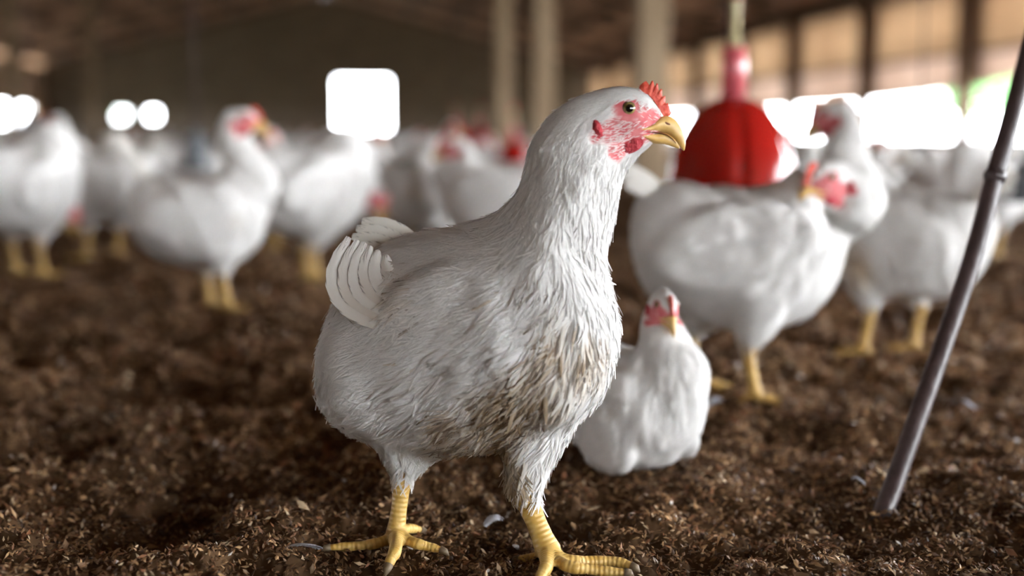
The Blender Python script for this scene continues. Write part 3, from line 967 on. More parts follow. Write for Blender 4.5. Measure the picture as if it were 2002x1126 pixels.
def big_feather(name, base, tip, bend, width, parent, col=(0.74, 0.71, 0.66), facing=None, tipcol=None, ragged=0.84):
    """one long tail or flight feather: a thin cambered vane with a shaft; bend is a sideways vector at mid length"""
    base, tip, bend = np.array(base, float), np.array(tip, float), np.array(bend, float)
    n = 10
    P = [base * (1 - t) + tip * t + bend * (4 * t * (1 - t)) for t in np.linspace(0, 1, n)]
    fc = np.array(facing if facing is not None else (0, -1, 0), float)
    V = []; F = []; C = []; UV = []
    prof = [0.35, 0.6, 0.8, 0.92, 1.0, 1.0, 0.97, 0.88, 0.68, 0.30]
    tipcol = tipcol or col
    sd_ = random.uniform(0, 50)
    for sft in (0, 1):
        for i in range(n):
            t = P[min(i + 1, n - 1)] - P[max(i - 1, 0)]; t /= np.linalg.norm(t)
            s = np.cross(fc, t); s /= np.linalg.norm(s); u = np.cross(t, s)
            for uu in (-1, -0.5, 0, 0.5, 1):
                V.append(tuple(P[i] + s * (uu * width * prof[i]) + u * (width * 0.18 * (1 - uu * uu) + (0.0004 if sft else 0) + (0.0006 if uu == 0 else 0) * (1 if sft else -1))))
                k = i / (n - 1)
                C.append([col[j] * (1 - k) + tipcol[j] * k for j in range(3)] + [1])
                UV.append((uu * (ragged - 0.04), k * (ragged + 0.02), sd_))
    for sft in (0, 1):
        for i in range(n - 1):
            for j in range(4):
                q = [sft * n * 5 + i * 5 + j, sft * n * 5 + i * 5 + j + 1, sft * n * 5 + (i + 1) * 5 + j + 1, sft * n * 5 + (i + 1) * 5 + j]
                F.append(q if sft else q[::-1])
    me = mesh_np(name, V, F, True)
    set_col(me, C)
    a = me.attributes.new('fuv', 'FLOAT_VECTOR', 'POINT'); a.data.foreach_set('vector', np.array(UV, np.float32).ravel())
    return obj(name, me, M['feather'], parent)


def foot_pieces(ank, hock, toes, rs=1.0, r0=0.0085):
    """shank tube from hock to ankle plus toe tubes; toes: list of (list of points, radius)"""
    pcs = []; segs = []
    hock, ank = np.array(hock, float), np.array(ank, float)
    mid = hock * 0.5 + ank * 0.5
    pts = [hock + (hock - ank) * 0.25, hock, hock * 0.75 + ank * 0.25, mid, hock * 0.22 + ank * 0.78, ank, ank + (ank - mid) * 0.10]
    rr = [r0 * 1.25, r0 * 1.3, r0 * 1.02, r0 * 0.92, r0 * 0.98, r0 * 1.22, r0 * 0.9]
    pcs.append(tube_np(pts, rr, 16)); segs.append((pts, rr))
    for tp, r in toes:
        tp = [np.array(p, float) for p in tp]
        tp = list(catmull(tp, 3))
        n = len(tp)
        rads = [r * (1.05 - 0.45 * (i / (n - 1))) * (1 + 0.10 * math.sin(i * 2.1)) for i in range(n)]
        pcs.append(tube_np(tp, rads, 12)); segs.append((tp, rads))
    return pcs, segs


def leg_distance(P, segs):
    """distance to leg skeleton minus radius, and coordinate along"""
    best = np.full(len(P), 1e9); al = np.zeros(len(P))
    for pts, rr in segs:
        acc = 0.0
        for i in range(len(pts) - 1):
            a, b = np.array(pts[i]), np.array(pts[i + 1]); L = np.linalg.norm(b - a)
            t = np.clip(((P - a) @ (b - a)) / (L * L + 1e-12), 0, 1)
            d = np.linalg.norm(P - (a + t[:, None] * (b - a)), axis=1) - (rr[i] * (1 - t) + rr[i + 1] * t)
            u = d < best
            best = np.where(u, d, best); al = np.where(u, acc + t * L, al)
            acc += L
    return best, al


def build_hen(root, rings, fr, thighs, legs, wings, voxel, n_feathers, tails=(), hi=False, k=1.0, dirt=None, extra=(), seed=1, tint=(0.80, 0.785, 0.76), size=1.0, nocover=None, strands=0, plumes=False, legcol=((0.52, 0.30, 0.055), (0.62, 0.42, 0.13))):
    """all coordinates relative to root"""
    rs = np.random.default_rng(seed)
    LV, LF, LC, LI = loft(rings, 40, 5)
    pcs = [(LV, LF)]
    for (a, b, c, ra, rb, rc) in thighs:
        pts = [a, (np.array(a) + np.array(b)) / 2, b, (np.array(b) + np.array(c)) / 2, c]
        pcs.append(tube_np(pts, [ra, (ra + rb) / 2 * 1.04, rb, (rb + rc) / 2, rc], 20))
    for w in wings: pcs.append(ellipsoid(*w))
    segs = []
    for lg in legs:
        p, s = foot_pieces(*lg)
        pcs += p; segs += s
    for e in extra: pcs.append(e)
    me = fuse(pcs, voxel, 7 if hi else 4)
    me.name = 'body'
    nv = len(me.vertices)
    co = np.empty(nv * 3, np.float32); me.vertices.foreach_get('co', co); co = co.reshape(-1, 3).astype(float)
    ed = np.empty(len(me.edges) * 2, np.int32); me.edges.foreach_get('vertices', ed); ed = ed.reshape(-1, 2)
    deg = np.bincount(ed.ravel(), minlength=nv).astype(float)
    w = np.clip((np.linalg.norm(co - fr.o, axis=1) / k - 0.045) / 0.03, 0, 1)
    if segs: w = w * np.clip((leg_distance(co, segs)[0] - 0.002) / 0.012, 0, 1)
    for _ in range(45 if hi else 26):
        av = np.stack([np.bincount(ed[:, 0], co[ed[:, 1], j], nv) + np.bincount(ed[:, 1], co[ed[:, 0], j], nv) for j in range(3)], 1) / deg[:, None]
        co += (av - co) * (0.5 * w)[:, None]
    me.vertices.foreach_set('co', co.astype(np.float32).ravel()); me.update()
    no = np.empty(nv * 3, np.float32); me.vertices.foreach_get('normal', no); no = no.reshape(-1, 3)
    rl = vnoise(co[:, 0] * 38 + co[:, 1] * 21, co[:, 2] * 27 - co[:, 1] * 13, seed) - 0.5 + 0.5 * (vnoise(co[:, 0] * 90 + co[:, 1] * 51, co[:, 2] * 60, seed + 1) - 0.5)
    co += no * (rl * (0.0075 if hi else 0.005) * w)[:, None]
    me.vertices.foreach_set('co', co.astype(np.float32).ravel()); me.update()
    if segs:
        ld, al = leg_distance(co, segs)
        kd0 = KDTree(len(LV)); [kd0.insert(v, i) for i, v in enumerate(LV)]; kd0.balance()
        isleg = (ld < 0.0035)
        for (a, b, c, ra, rb, rc) in thighs:      # above the thigh hem it is plumage
            ax = np.array(c) - np.array(b)
            s = ((co - np.array(c)) @ ax) / np.linalg.norm(ax)
            near = np.linalg.norm(co - np.array(c), axis=1) < rb * 2.2
            isleg &= ~(near & (s < -0.002))
    else:
        isleg = np.zeros(nv, bool); al = np.zeros(nv)
    C = np.tile(np.array(tint), (nv, 1))
    t = vnoise(co[:, 0] * 260, co[:, 2] * 260 + co[:, 1] * 90, 3)[:, None]
    C = np.where(isleg[:, None], np.array(legcol[0]) * (1 - t) + np.array(legcol[1]) * t, C)
    fm = face_mask(co, fr, k)
    fmn = fm + (vnoise(co[:, 0] * 700, co[:, 2] * 700, 5) - 0.5) * 0.25
    red = np.clip(fmn * 3.2, 0, 1)[:, None]
    rc = np.array([0.55, 0.10, 0.115]) * (1 - t) + np.array([0.62, 0.22, 0.22]) * t
    C = C * (1 - red) + rc * red
    if dirt is not None:
        dm = np.clip(dirt(co), 0, 1)[:, None] * (~isleg)[:, None]
        C = C * (1 - dm * 0.75) + np.array([0.46, 0.33, 0.185]) * dm * 0.75
    set_col(me, C)
    a = me.attributes.new('scute', 'FLOAT', 'POINT'); a.data.foreach_set('value', (al * 2 * math.pi / 0.0042).astype(np.float32))
    me.materials.clear()
    body = obj('body', me, [M['body'], M['leg']], root)
    ml = np.empty(len(me.loops), np.int32); me.loops.foreach_get('vertex_index', ml)
    ls = np.empty(len(me.polygons), np.int32); me.polygons.foreach_get('loop_start', ls)
    me.polygons.foreach_set('material_index', isleg[ml[ls]].astype(np.int32))
    head_parts(fr, root, hi, k)
    # claws
    for lg in legs:
        for tp, r in lg[2]:
            p1, p0 = np.array(tp[-1], float), np.array(tp[-2], float)
            d = (p1 - p0) / np.linalg.norm(p1 - p0)
            MB().tube([p1 - d * 0.002, p1 + d * 0.003 + np.array([0, 0, -0.0005]), p1 + d * 0.006 + np.array([0, 0, -0.003])], [r * 0.62, r * 0.5, r * 0.08], 8).build('claw', M['claw'], root, True)
    # plumage
    if n_feathers:
        bvh = BVHTree.FromPolygons([tuple(x) for x in co], [tuple(p.vertices) for p in me.polygons])
        kd = KDTree(len(LV))
        for i, v in enumerate(LV): kd.insert(v, i)
        kd.balance()
        nr = len(LC)
        T = np.gradient(LC, axis=0); T /= np.linalg.norm(T, axis=1)[:, None]
        def wf(p):
            q = np.linalg.norm(p - fr.o, axis=1)
            w = 1 + 7.0 * np.clip(1 - q / (0.12 * k), 0, 1) ** 1.5
            if dirt is not None: w = w * (1 + 1.0 * np.clip(dirt(p), 0, 1))
            return w
        p, nn = sample_mesh(me, n_feathers, rs, wf)
        if segs:
            d, _ = leg_distance(p, segs)
            keep = d > 0.0035
            for (a, b, c, ra, rb, rc) in thighs:
                ax = np.array(c) - np.array(b); s = ((p - np.array(c)) @ ax) / np.linalg.norm(ax)
                near = np.linalg.norm(p - np.array(c), axis=1) < rb * 2.2
                keep |= (near & (s < -0.004))
            p, nn = p[keep], nn[keep]
        f = face_mask(p, fr, k)
        keep = f < 0.05
        q = (p - fr.o) / (HS * k)
        keep &= ~((q @ fr.f > 48) & (np.linalg.norm(q, axis=1) < 150))
        p, nn = p[keep], nn[keep]
        if nocover is not None:
            keep = ~nocover(p); p, nn = p[keep], nn[keep]
        n = len(p)
        ri = np.empty(n, int); dist = np.empty(n)
        for i in range(n):
            _, j, dd = kd.find(p[i]); ri[i] = LI[j]; dist[i] = dd
        tt = ri / (nr - 1)
        flow = -T[ri]
        low = np.clip((LC[ri][:, 2] - p[:, 2]) / 0.10, -0.3, 1.0)
        flow = flow + np.array([0, 0, -1.0]) * (0.35 + 0.55 * np.clip(low, 0, 1))[:, None]
        hd = np.linalg.norm(p - fr.o, axis=1) / k
        nearhead = np.clip(1 - hd / 0.16, 0, 1)
        # thighs hang down
        for (a, b, c, ra, rb, rc) in thighs:
            pa, pc = np.array(a), np.array(c)
            tq = np.clip(((p - pa) @ (pc - pa)) / ((pc - pa) @ (pc - pa)), 0, 1)
            near = (np.linalg.norm(p - (pa + tq[:, None] * (pc - pa)), axis=1) < rb * 1.35) & (tq > 0.45)
            flow = np.where(near[:, None], (pc - pa) / np.linalg.norm(pc - pa), flow)
        flow0 = flow.copy(); tuft = rs.normal(0, 0.26, (n, 3))
        flow = flow / np.linalg.norm(flow, axis=1)[:, None] + tuft * 0.6
        Ln = (0.030 * (1 - nearhead) + 0.0065 * nearhead) * rs.uniform(0.75, 1.25, n) * size
        Wd = (0.0095 * (1 - nearhead) + 0.0011 * nearhead) * rs.uniform(0.8, 1.2, n) * size
        neck = np.clip((hd < 0.20) * (1 - abs(hd - 0.11) / 0.10), 0, 1)
        Wd = Wd * (1 - 0.45 * neck)
        lift = (0.0022 * (1 - nearhead) + 0.0005 * nearhead) * rs.uniform(0.4, 1.8, n) * size
        base = np.array(tint) * rs.uniform(0.94, 1.05, (n, 1))
        base = np.clip(base, 0, 0.9)
        tip = base.copy()
        if dirt is not None:
            dm = dirt(p)
            on = np.clip(dm, 0, 1) * (rs.uniform(0, 1, n) ** 0.8)
            on = np.clip(on * 0.75, 0, 1)[:, None]
            brown = np.array([0.15, 0.098, 0.056]) * rs.uniform(0.45, 1.6, (n, 1))
            tanc = np.array([0.52, 0.42, 0.29]) * rs.uniform(0.8, 1.2, (n, 1))
            base = base * (1 - on * 0.75) + tanc * on * 0.75
            tip = base * (1 - on) + brown * on
            Wd = Wd * (1 - 0.4 * np.clip(dm, 0, 1))
            lift = lift * (1 + 1.6 * np.clip(dm, 0, 1)); 
        # far feathers sit over nearer-to-head ones last: order does not matter in 3D
        if plumes: make_feathers(me, bvh, p, nn, flow, Ln, Wd, lift, base, tip, 5 if hi else 4, 'plumage', root, 0.9, seed)
        if strands:
            ps, ns = sample_mesh(me, strands, rs, wf)
            kp = (face_mask(ps, fr, k) < 0.05)
            q = (ps - fr.o) / (HS * k); kp &= ~((q @ fr.f > 48) & (np.linalg.norm(q, axis=1) < 150))
            if segs:
                d, _ = leg_distance(ps, segs); kl = d > 0.0035
                for (a, b, c, ra, rb, rc) in thighs:
                    ax = np.array(c) - np.array(b); s = ((ps - np.array(c)) @ ax) / np.linalg.norm(ax)
                    kl |= ((np.linalg.norm(ps - np.array(c), axis=1) < rb * 2.2) & (s < -0.006))
                kp &= kl
            ps, ns = ps[kp], ns[kp]
            m_ = len(ps)
            kf = KDTree(len(p)); [kf.insert(v, i) for i, v in enumerate(p)]; kf.balance()
            ix = np.array([kf.find(v)[1] for v in ps])
            # strands fall in with the tuft they grow in
            tl = p[ix] - ps
            fs = flow0[ix] / np.linalg.norm(flow0[ix], axis=1)[:, None] + tuft[ix] + rs.normal(0, 0.10, (m_, 3)) + tl * 22
            nh = nearhead[ix]
            Ls = (0.024 * (1 - nh) + 0.006 * nh) * rs.uniform(0.6, 1.25, m_) * size
            Ws = (0.00085 * (1 - nh) + 0.0004 * nh) * rs.uniform(0.5, 1.3, m_) * size
            lf = (0.0020 * (1 - nh) + 0.0005 * nh) * rs.uniform(0.25, 1.5, m_) * (0.6 + 0.8 * rs.uniform(0, 1, len(p))[ix])
            wisp = rs.uniform(0, 1, m_) < 0.05
            lf = np.where(wisp, lf * 1.7, lf); Ws = np.where(wisp, Ws * 1.5, Ws)
            cb = np.clip(np.array(tint) * rs.uniform(0.92, 1.07, (m_, 1)), 0, 0.9); ct = cb.copy()
            if dirt is not None:
                dm = np.clip(dirt(ps), 0, 1)
                dk = (rs.uniform(0, 1, m_) < dm * 0.62) * rs.uniform(0.45, 1.0, m_)
                tn = np.clip(dm * rs.uniform(0.7, 1.6, m_), 0, 1)[:, None]; dk = dk[:, None]
                brown = np.array([0.155, 0.088, 0.038]) * rs.uniform(0.35, 1.5, (m_, 1))
                cb = cb * (1 - tn * 0.85) + np.array([0.56, 0.42, 0.25]) * tn * 0.85
                cb = cb * (1 - dk * 0.35) + brown * dk * 0.35
                ct = cb * (1 - dk) + brown * dk
                lf = lf * (1 + 1.6 * dm * (rs.uniform(0, 1, m_) < 0.4)); Ws = Ws * (1 + 0.5 * dm)
            make_feathers(me, bvh, ps, ns, fs, Ls, Ws, lf, cb, ct, 4, 'plumage', root, 0.93, seed + 9, bow=0.0, mat='plume')
        if hi:
            # tiny bristle feathers over the bare face
            p, nn = sample_mesh(me, 26000, rs, lambda c: (face_mask(c, fr, k) > 0.0).astype(float) + 1e-6)
            fmv = face_mask(p, fr, k)
            q = (p - fr.o) / (HS * k); x = q @ fr.f + 1227; y = 213 - q @ fr.u
            eye = np.sqrt((x - 1227) ** 2 + (y - 213) ** 2)
            pr = 0.16 + 0.5 * ((y > 232) & (y < 300) & (x < 1235)) + 0.25 * (fmv < 0.15) + 0.3 * ((x > 1240) & (y < 222))
            keep = (fmv > 0.02) & (eye > 24) & (rs.uniform(0, 1, len(p)) < pr * 0.10)
            p, nn, y = p[keep], nn[keep], y[keep]
            n = len(p)
            fl = -fr.f[None] * 1.0 - fr.u[None] * np.where(y > 235, 0.25, -0.3)[:, None] + rs.normal(0, 0.25, (n, 3))
            cc = np.array([0.80, 0.70, 0.68]) * rs.uniform(0.85, 1.1, (n, 1))
            make_feathers(me, bvh, p, nn, fl, rs.uniform(0.0028, 0.006, n), rs.uniform(0.00022, 0.00045, n), rs.uniform(0.0001, 0.0006, n), cc, cc, 4, 'face_bristles', root, 0.7, seed + 5)
    for t_ in tails:
        big_feather(*t_[:1], *t_[1:5], root, **(t_[5] if len(t_) > 5 else {}))
    return body


# ------------------------------------------------------------------ the front hen (in focus)
def project(p):
    """pixel position of world points (n,3): used only to say where on the hen a stain sits"""
    x = p[:, 0]; y = p[:, 1]; z = p[:, 2] - CAMH
    f = math.cos(PITCH) * y - math.sin(PITCH) * z
    u = math.sin(PITCH) * y + math.cos(PITCH) * z
    return 1001 + FPX * x / f, 563 - FPX * u / f


def front_hen():
    g = ground(930, 1082)
    root = empty('hen', (g.x, g.y, 0))
    tag(root, 'large white hen in sharp focus with muddy breast, standing in the foreground', 'hen', 'hens standing in the shed')
    G = np.array((g.x, g.y, 0.0))
    Q = lambda px, py, Y: np.array(at(px, py, Y)) - G
    R = [  # Ax Ay Bx By depth half-depth
        (640, 690, 632, 775, 1.150, .018), (648, 620, 650, 812, 1.145, .050), (685, 545, 700, 845, 1.138, .076), (752, 486, 775, 875, 1.130, .092),
        (840, 458, 865, 882, 1.120, .100), (910, 443, 950, 876, 1.108, .104), (952, 433, 1025, 866, 1.098, .104), (975, 422, 1100, 840, 1.090, .098),
        (988, 412, 1165, 780, 1.083, .090), (997, 404, 1201, 705, 1.078, .081), (1004, 397, 1207, 645, 1.074, .073), (1009, 390, 1197, 580, 1.071, .066),
        (1014, 381, 1186, 525, 1.068, .060), (1020, 368, 1194, 476, 1.066, .054), (1028, 343, 1203, 420, 1.065, .048), (1036, 310, 1211, 375, 1.063, .043),
        (1047, 272, 1219, 346, 1.061, .037), (1066, 239, 1227, 330, 1.060, .031), (1097, 212, 1236, 318, 1.059, .026), (1133, 190, 1243, 308, 1.058, .0215),
        (1170, 178, 1250, 300, 1.057, .0195), (1200, 172, 1256, 295, 1.0565, .0185), (1228, 172, 1264, 290, 1.056, .0170), (1256, 180, 1272, 283, 1.0555, .0126), (1278, 198, 1281, 274, 1.055, .0082), (1292, 216, 1289, 266, 1.0545, .0045)]
    rings = []
    for i, (ax, ay, bx, by, Y, hd) in enumerate(R):
        t = i / (len(R) - 1)
        lat = np.array([0.10 * (1 - min(1, t * 1.7)), 1.0, 0.0]); lat /= np.linalg.norm(lat)
        rings.append(np.concatenate([Q(ax, ay, Y), Q(bx, by, Y), lat * hd]))
    eye = Q(1227, 213, 1.056)
    k = 1.056 / 1.0625
    fdir = Q(1327, 213, 1.0545) - eye
    fr = Frame(eye, fdir, Q(1227, 113, 1.056) - eye)
    # legs
    lt = [([Q(776, 1046, 1.094), ground(738, 1062, .006) - Vector(G), ground(690, 1068, .004) - Vector(G), ground(642, 1070, .004) - Vector(G)], .0058),
          ([Q(776, 1046, 1.094), ground(772, 1078, .010) - Vector(G), ground(764, 1094, .007) - Vector(G), ground(758, 1108, .003) - Vector(G)], .0068),
          ([Q(778, 1046, 1.094), ground(812, 1062, .008) - Vector(G), ground(840, 1069, .005) - Vector(G), ground(865, 1076, .003) - Vector(G)], .0058),
          ([Q(780, 1038, 1.098), Q(800, 1033, 1.112), Q(824, 1036, 1.122)], .0058)]
    rt = [([Q(1075, 1080, 1.050), ground(1112, 1098, .006) - Vector(G), ground(1160, 1098, .004) - Vector(G), ground(1205, 1098, .004) - Vector(G), ground(1238, 1108, .002) - Vector(G)], .0066),
          ([Q(1075, 1082, 1.048), ground(1108, 1106, .008) - Vector(G), ground(1165, 1115, .004) - Vector(G), ground(1225, 1119, .003) - Vector(G)], .0062),
          ([Q(1070, 1082, 1.045), ground(1068, 1108, .009) - Vector(G), ground(1060, 1122, .006) - Vector(G), ground(1052, 1140, .003) - Vector(G)], .0070),
          ([Q(1068, 1080, 1.052), Q(1042, 1090, 1.064), Q(1012, 1092, 1.072)], .0055)]
    legs = [(Q(774, 1044, 1.094), Q(789, 922, 1.100), lt, 1.0, .0078), (Q(1072, 1078, 1.047), Q(1024, 962, 1.062), rt, 1.0, .0098)]
    thighs = [(Q(800, 790, 1.10), Q(795, 868, 1.10), Q(791, 918, 1.10), .040, .030, .015),
              (Q(1035, 800, 1.075), Q(1036, 895, 1.065), Q(1027, 955, 1.062), .046, .0205, .0135)]
    wings = [(Q(870, 598, 1.038), [Q(1000, 545, 1.022) - Q(870, 598, 1.030), (Q(893, 668, 1.030) - Q(870, 598, 1.030)), np.array([0.01, -0.022, 0])], 28, 16),
             (Q(900, 575, 1.205), [Q(1010, 530, 1.200) - Q(900, 575, 1.205), (Q(915, 650, 1.205) - Q(900, 575, 1.205)), np.array([0.0, 0.02, 0])], 28, 16)]
    # breast and rump masses that the rings alone leave too flat
    extra = [ellipsoid(Q(1085, 690, 1.035), [np.array([.044, 0, 0]), np.array([0, .045, 0]), np.array([0, 0, .062])], 24, 16),
             ellipsoid(Q(745, 745, 1.085), [np.array([.044, 0.01, 0]), np.array([-0.01, .045, 0]), np.array([0, 0, .050])], 24, 16)]

    def dirt(p):
        w = p + G
        x, y = project(w)
        def el(cx, cy, rx, ry, rot):
            c, s = math.cos(rot), math.sin(rot)
            a = ((x - cx) * c + (y - cy) * s) / rx; b = (-(x - cx) * s + (y - cy) * c) / ry
            return np.clip(1.45 - 1.45 * np.sqrt(a * a + b * b), 0, 1)
        m = np.maximum.reduce([1.0 * el(1015, 785, 150, 80, -0.45), 0.6 * el(1080, 690, 45, 130, 0.2), 0.8 * el(905, 835, 80, 50, -0.3), 0.5 * el(1150, 690, 50, 80, 0.1),
                               0.8 * el(1000, 905, 48, 70, -0.3), 0.75 * el(940, 865, 110, 40, -0.1), 0.28 * el(770, 560, 110, 60, 0.6)])
        front = np.clip((1.10 - w[:, 1]) / 0.05, 0, 1)
        st = 0.15 + 0.75 * vnoise(x / 16 + y / 40, y / 34 - x / 70, 9) + 0.65 * vnoise(x / 45 + y / 60, y / 50, 19)
        speck = 0.9 * (vnoise(x / 9, y / 5, 12) > 0.955) * ((x > 760) & (x < 1150) & (y > 540) & (y < 800))
        return np.clip(np.maximum(m * st, speck * 0.6) * front, 0, 1)

    F = dict(facing=(0.1, -1, 0.1))
    tails = []
    px = 1.0 / FPX
    for i, (b, t, bd, w, Y) in enumerate([((850, 650), (682, 464), (-94, 36), .0082, 1.054), ((850, 640), (699, 470), (-80, 33), .0082, 1.0525), ((850, 630), (712, 475), (-66, 30), .0082, 1.051),
                                          ((850, 618), (724, 482), (-52, 27), .0082, 1.0495), ((850, 604), (738, 490), (-38, 22), .0082, 1.048), ((860, 592), (755, 500), (-26, 16), .0082, 1.0465), ((860, 660), (666, 540), (-52, 34), .0060, 1.052)]):
        bv = np.array([bd[0] * 1.06 * px, 0, -bd[1] * 1.06 * px])
        tails.append(('wing_feather', Q(*b, Y - 0.024), Q(*t, Y + 0.030), bv, w, dict(facing=(0.25, -1, 0.2), col=[(.62, .57, .50), (.48, .40, .31)][i % 2 if 0 < i < 6 else 0], tipcol=(.70, .67, .63))))
    for i, (b, t, bd, w, Y) in enumerate([((830, 520), (708, 432), (20, -14), .0095, 1.150), ((830, 530), (697, 446), (14, -12), .0095, 1.145), ((830, 535), (689, 462), (10, -10), .0095, 1.140), ((820, 545), (700, 480), (6, -8), .0095, 1.132), ((815, 560), (690, 500), (4, -8), .0095, 1.124)]):
        bv = np.array([bd[0] * 1.14 * px, 0, -bd[1] * 1.14 * px])
        tails.append(('tail_feather', Q(*b, Y), Q(*t, Y + 0.01), bv, w, dict(facing=(0.2, -1, 0.25), col=(.72, .68, .60), tipcol=(.78, .76, .70))))
    build_hen(root, rings, fr, thighs, legs, wings, 0.0019, 9000, tails, True, k, dirt, extra, 21, strands=42000)


front_hen()


# ------------------------------------------------------------------ the flock
BODY = [(-.152, .225, -.152, .185, .02), (-.142, .262, -.134, .14, .055), (-.102, .278, -.100, .113, .082), (-.05, .276, -.045, .096, .096), (.0, .277, .012, .09, .099),
        (.030, .285, .068, .105, .092), (.045, .297, .108, .145, .078), (.055, .308, .124, .190, .062)]


def pose_hen(root, eye, pitch=0.0, yaw=0.0, body_pitch=0.0, drop=0.0, legs=True, feet=((.02, .05), (-.02, -.05)), n=2200, seed=1, tail=0.03, stain=None, tint=(0.80, 0.785, 0.76), hw=1.0):
    """a hen in local space: x forward, z up, feet at z=0.  eye=(x,z); yaw turns neck and head about the neck's root"""
    cb, sb = math.cos(body_pitch), math.sin(body_pitch)
    def bp(x, z):
        dx, dz = x, z - 0.19
        return np.array([dx * cb - dz * sb, 0, dx * sb + dz * cb + 0.19 - drop])
    rings = []
    for ax, az, bx, bz, w in BODY:
        rings.append((bp(ax, az), bp(bx, bz), w * hw))
    e = np.array([eye[0], 0, eye[1]])
    cp, sp = math.cos(pitch), math.sin(pitch)
    f = np.array([cp, 0, sp]); u = np.array([-sp, 0, cp])
    H = lambda px, py: e + (f * (px - 1227) + u * (213 - py)) * HS
    hr = [(H(a, b), H(c, d), w * HS) for a, b, c, d, w in HEAD_RINGS]
    A0_, B0_, w0 = rings[-1]; A1_, B1_, w1 = hr[0]
    c0, c1 = (A0_ + B0_) / 2, (A1_ + B1_) / 2
    u0, u1 = (A0_ - B0_) / 2, (A1_ - B1_) / 2
    L = np.linalg.norm(c1 - c0)
    t0 = np.array([u0[2], 0, -u0[0]]); t0 /= np.linalg.norm(t0)
    t1 = np.array([u1[2], 0, -u1[0]]); t1 /= np.linalg.norm(t1)
    t0 = t0 * 0.6 + np.array([0.1, 0, .6]); t1 = t1 * 0.35 + np.array([0, 0, 0.8 if eye[1] > 0.2 else 0.1])
    p1, p2 = c0 + t0 * L * 0.35, c1 - t1 * L * 0.35
    neck = []
    nn = 6
    for i in range(1, nn):
        t = i / nn
        c = c0 * (1 - t) ** 3 + 3 * p1 * t * (1 - t) ** 2 + 3 * p2 * t * t * (1 - t) + c1 * t ** 3
        tg = 3 * (p1 - c0) * (1 - t) ** 2 + 6 * (p2 - p1) * t * (1 - t) + 3 * (c1 - p2) * t * t; tg /= np.linalg.norm(tg)
        pu = np.array([-tg[2], 0, tg[0]])
        m0, m1 = np.linalg.norm(u0), np.linalg.norm(u1)
        s = t ** 0.75
        lu = (u0 / m0) * (1 - t) + (u1 / m1) * t
        mix = pu * 0.7 + lu * 0.3; mix /= np.linalg.norm(mix)
        half = m0 * (1 - s) + (m1 * 1.05) * s
        half *= 1 - 0.12 * math.sin(math.pi * t)
        neck.append((c + mix * half, c - mix * half, (w0 * (1 - s) + w1 * 1.25 * s)))
    allr = rings + neck + hr
    nb = len(rings)
    piv = c0 * 0.4 + c1 * 0.6
    out = []
    def rot(p, a):
        d = p - piv
        return piv + np.array([d[0] * math.cos(a) - d[1] * math.sin(a), d[0] * math.sin(a) + d[1] * math.cos(a), d[2]])
    for i, (A, B, w) in enumerate(allr):
        t = min(1.0, max(0.0, (i - nb + 1.5) / (len(neck) + 0.5)))
        a = yaw * t * t * (3 - 2 * t)
        A2, B2 = rot(A, a), rot(B, a)
        out.append(np.concatenate([A2, B2, np.array([-math.sin(a), math.cos(a), 0]) * w]))
    e2 = rot(e, yaw)
    f2 = rot(e + f, yaw) - e2; u2 = rot(e + u, yaw) - e2
    fr = Frame(e2, f2, u2)
    lg = []; th = []
    if legs:
        for s, (fx, fy) in zip((1, -1), feet):
            ank = np.array([fx, fy, .012]); hock = np.array([fx - .012, fy, .082])
            toes = [([ank + np.array([0, 0, -.002]), np.array([fx + .022, fy, .007]), np.array([fx + .050, fy, .003])], .0062),
                    ([ank + np.array([0, 0, -.002]), np.array([fx + .018, fy + .014, .007]), np.array([fx + .038, fy + .030, .003])], .0056),
                    ([ank + np.array([0, 0, -.002]), np.array([fx + .018, fy - .014, .007]), np.array([fx + .038, fy - .030, .003])], .0056),
                    ([ank + np.array([-.002, 0, .002]), np.array([fx - .012, fy, .008]), np.array([fx - .024, fy, .003])], .0050)]
            lg.append((ank, hock, toes, 1.0, .0086))
            th.append((np.array([fx * .5 + .01, s * .052, .150]), np.array([fx * .8, fy, .108]), np.array([fx - .011, fy, .078]), .046, .032, .0145))
    wg = []
    for s in (1, -1):
        c = bp(-.02, .205) + np.array([0, s * .080 * hw, 0])
        dx = bp(.07, .225) - bp(-.02, .205)
        wg.append((c, [dx * 1.15, np.array([0, s * .020, 0]), (bp(-.03, .265) - bp(-.02, .205)) * 0.95], 24, 14))
    tails = []
    for i in range(7):
        q = (i - 3) / 3.0
        b = bp(-.10, .245) + np.array([0, q * .016, 0])
        tp = bp(-.165 - 0.012 * (1 - q * q), .262 + tail + 0.025 * (1 - q * q)) + np.array([0, q * .034, 0])
        tails.append(('tail_feather', b, tp, np.array([0.004, 0, .006]), .011, dict(facing=(0.3, -1.0 if q <= 0 else 1.0, 0.4))))
    fn = None
    if stain is not None:
        def fn(p):
            d = np.linalg.norm((p - np.array(stain[0])) / np.array(stain[1]), axis=1)
            return np.clip(1.2 - d, 0, 1) * stain[2]
    extra = []
    if drop:
        for s in (1, -1):      # folded thighs of a resting hen
            extra.append(ellipsoid(bp(.02, .13) + np.array([0, s * .070, 0]), [np.array([.06, 0, 0]), np.array([0, .022, 0]), np.array([0, 0, .036])], 20, 12))
    build_hen(root, out, fr, th, lg, wg, 0.0034, n, tails, False, 1.0, fn, extra, seed, tint, 1.15, strands=int(n * 2.2), legcol=((0.40, 0.22, 0.04), (0.50, 0.32, 0.09)))
    return root


HEN = 'hens standing in the shed'


def place(px, py, face, scale, label, eye, **kw):
    g = ground(px, py)
    r = empty("hen", (g.x, g.y, 0), math.radians(face))
    r.scale = (scale,) * 3
    tag(r, label, 'hen', HEN)
    pose_hen(r, eye, **kw)
    return r


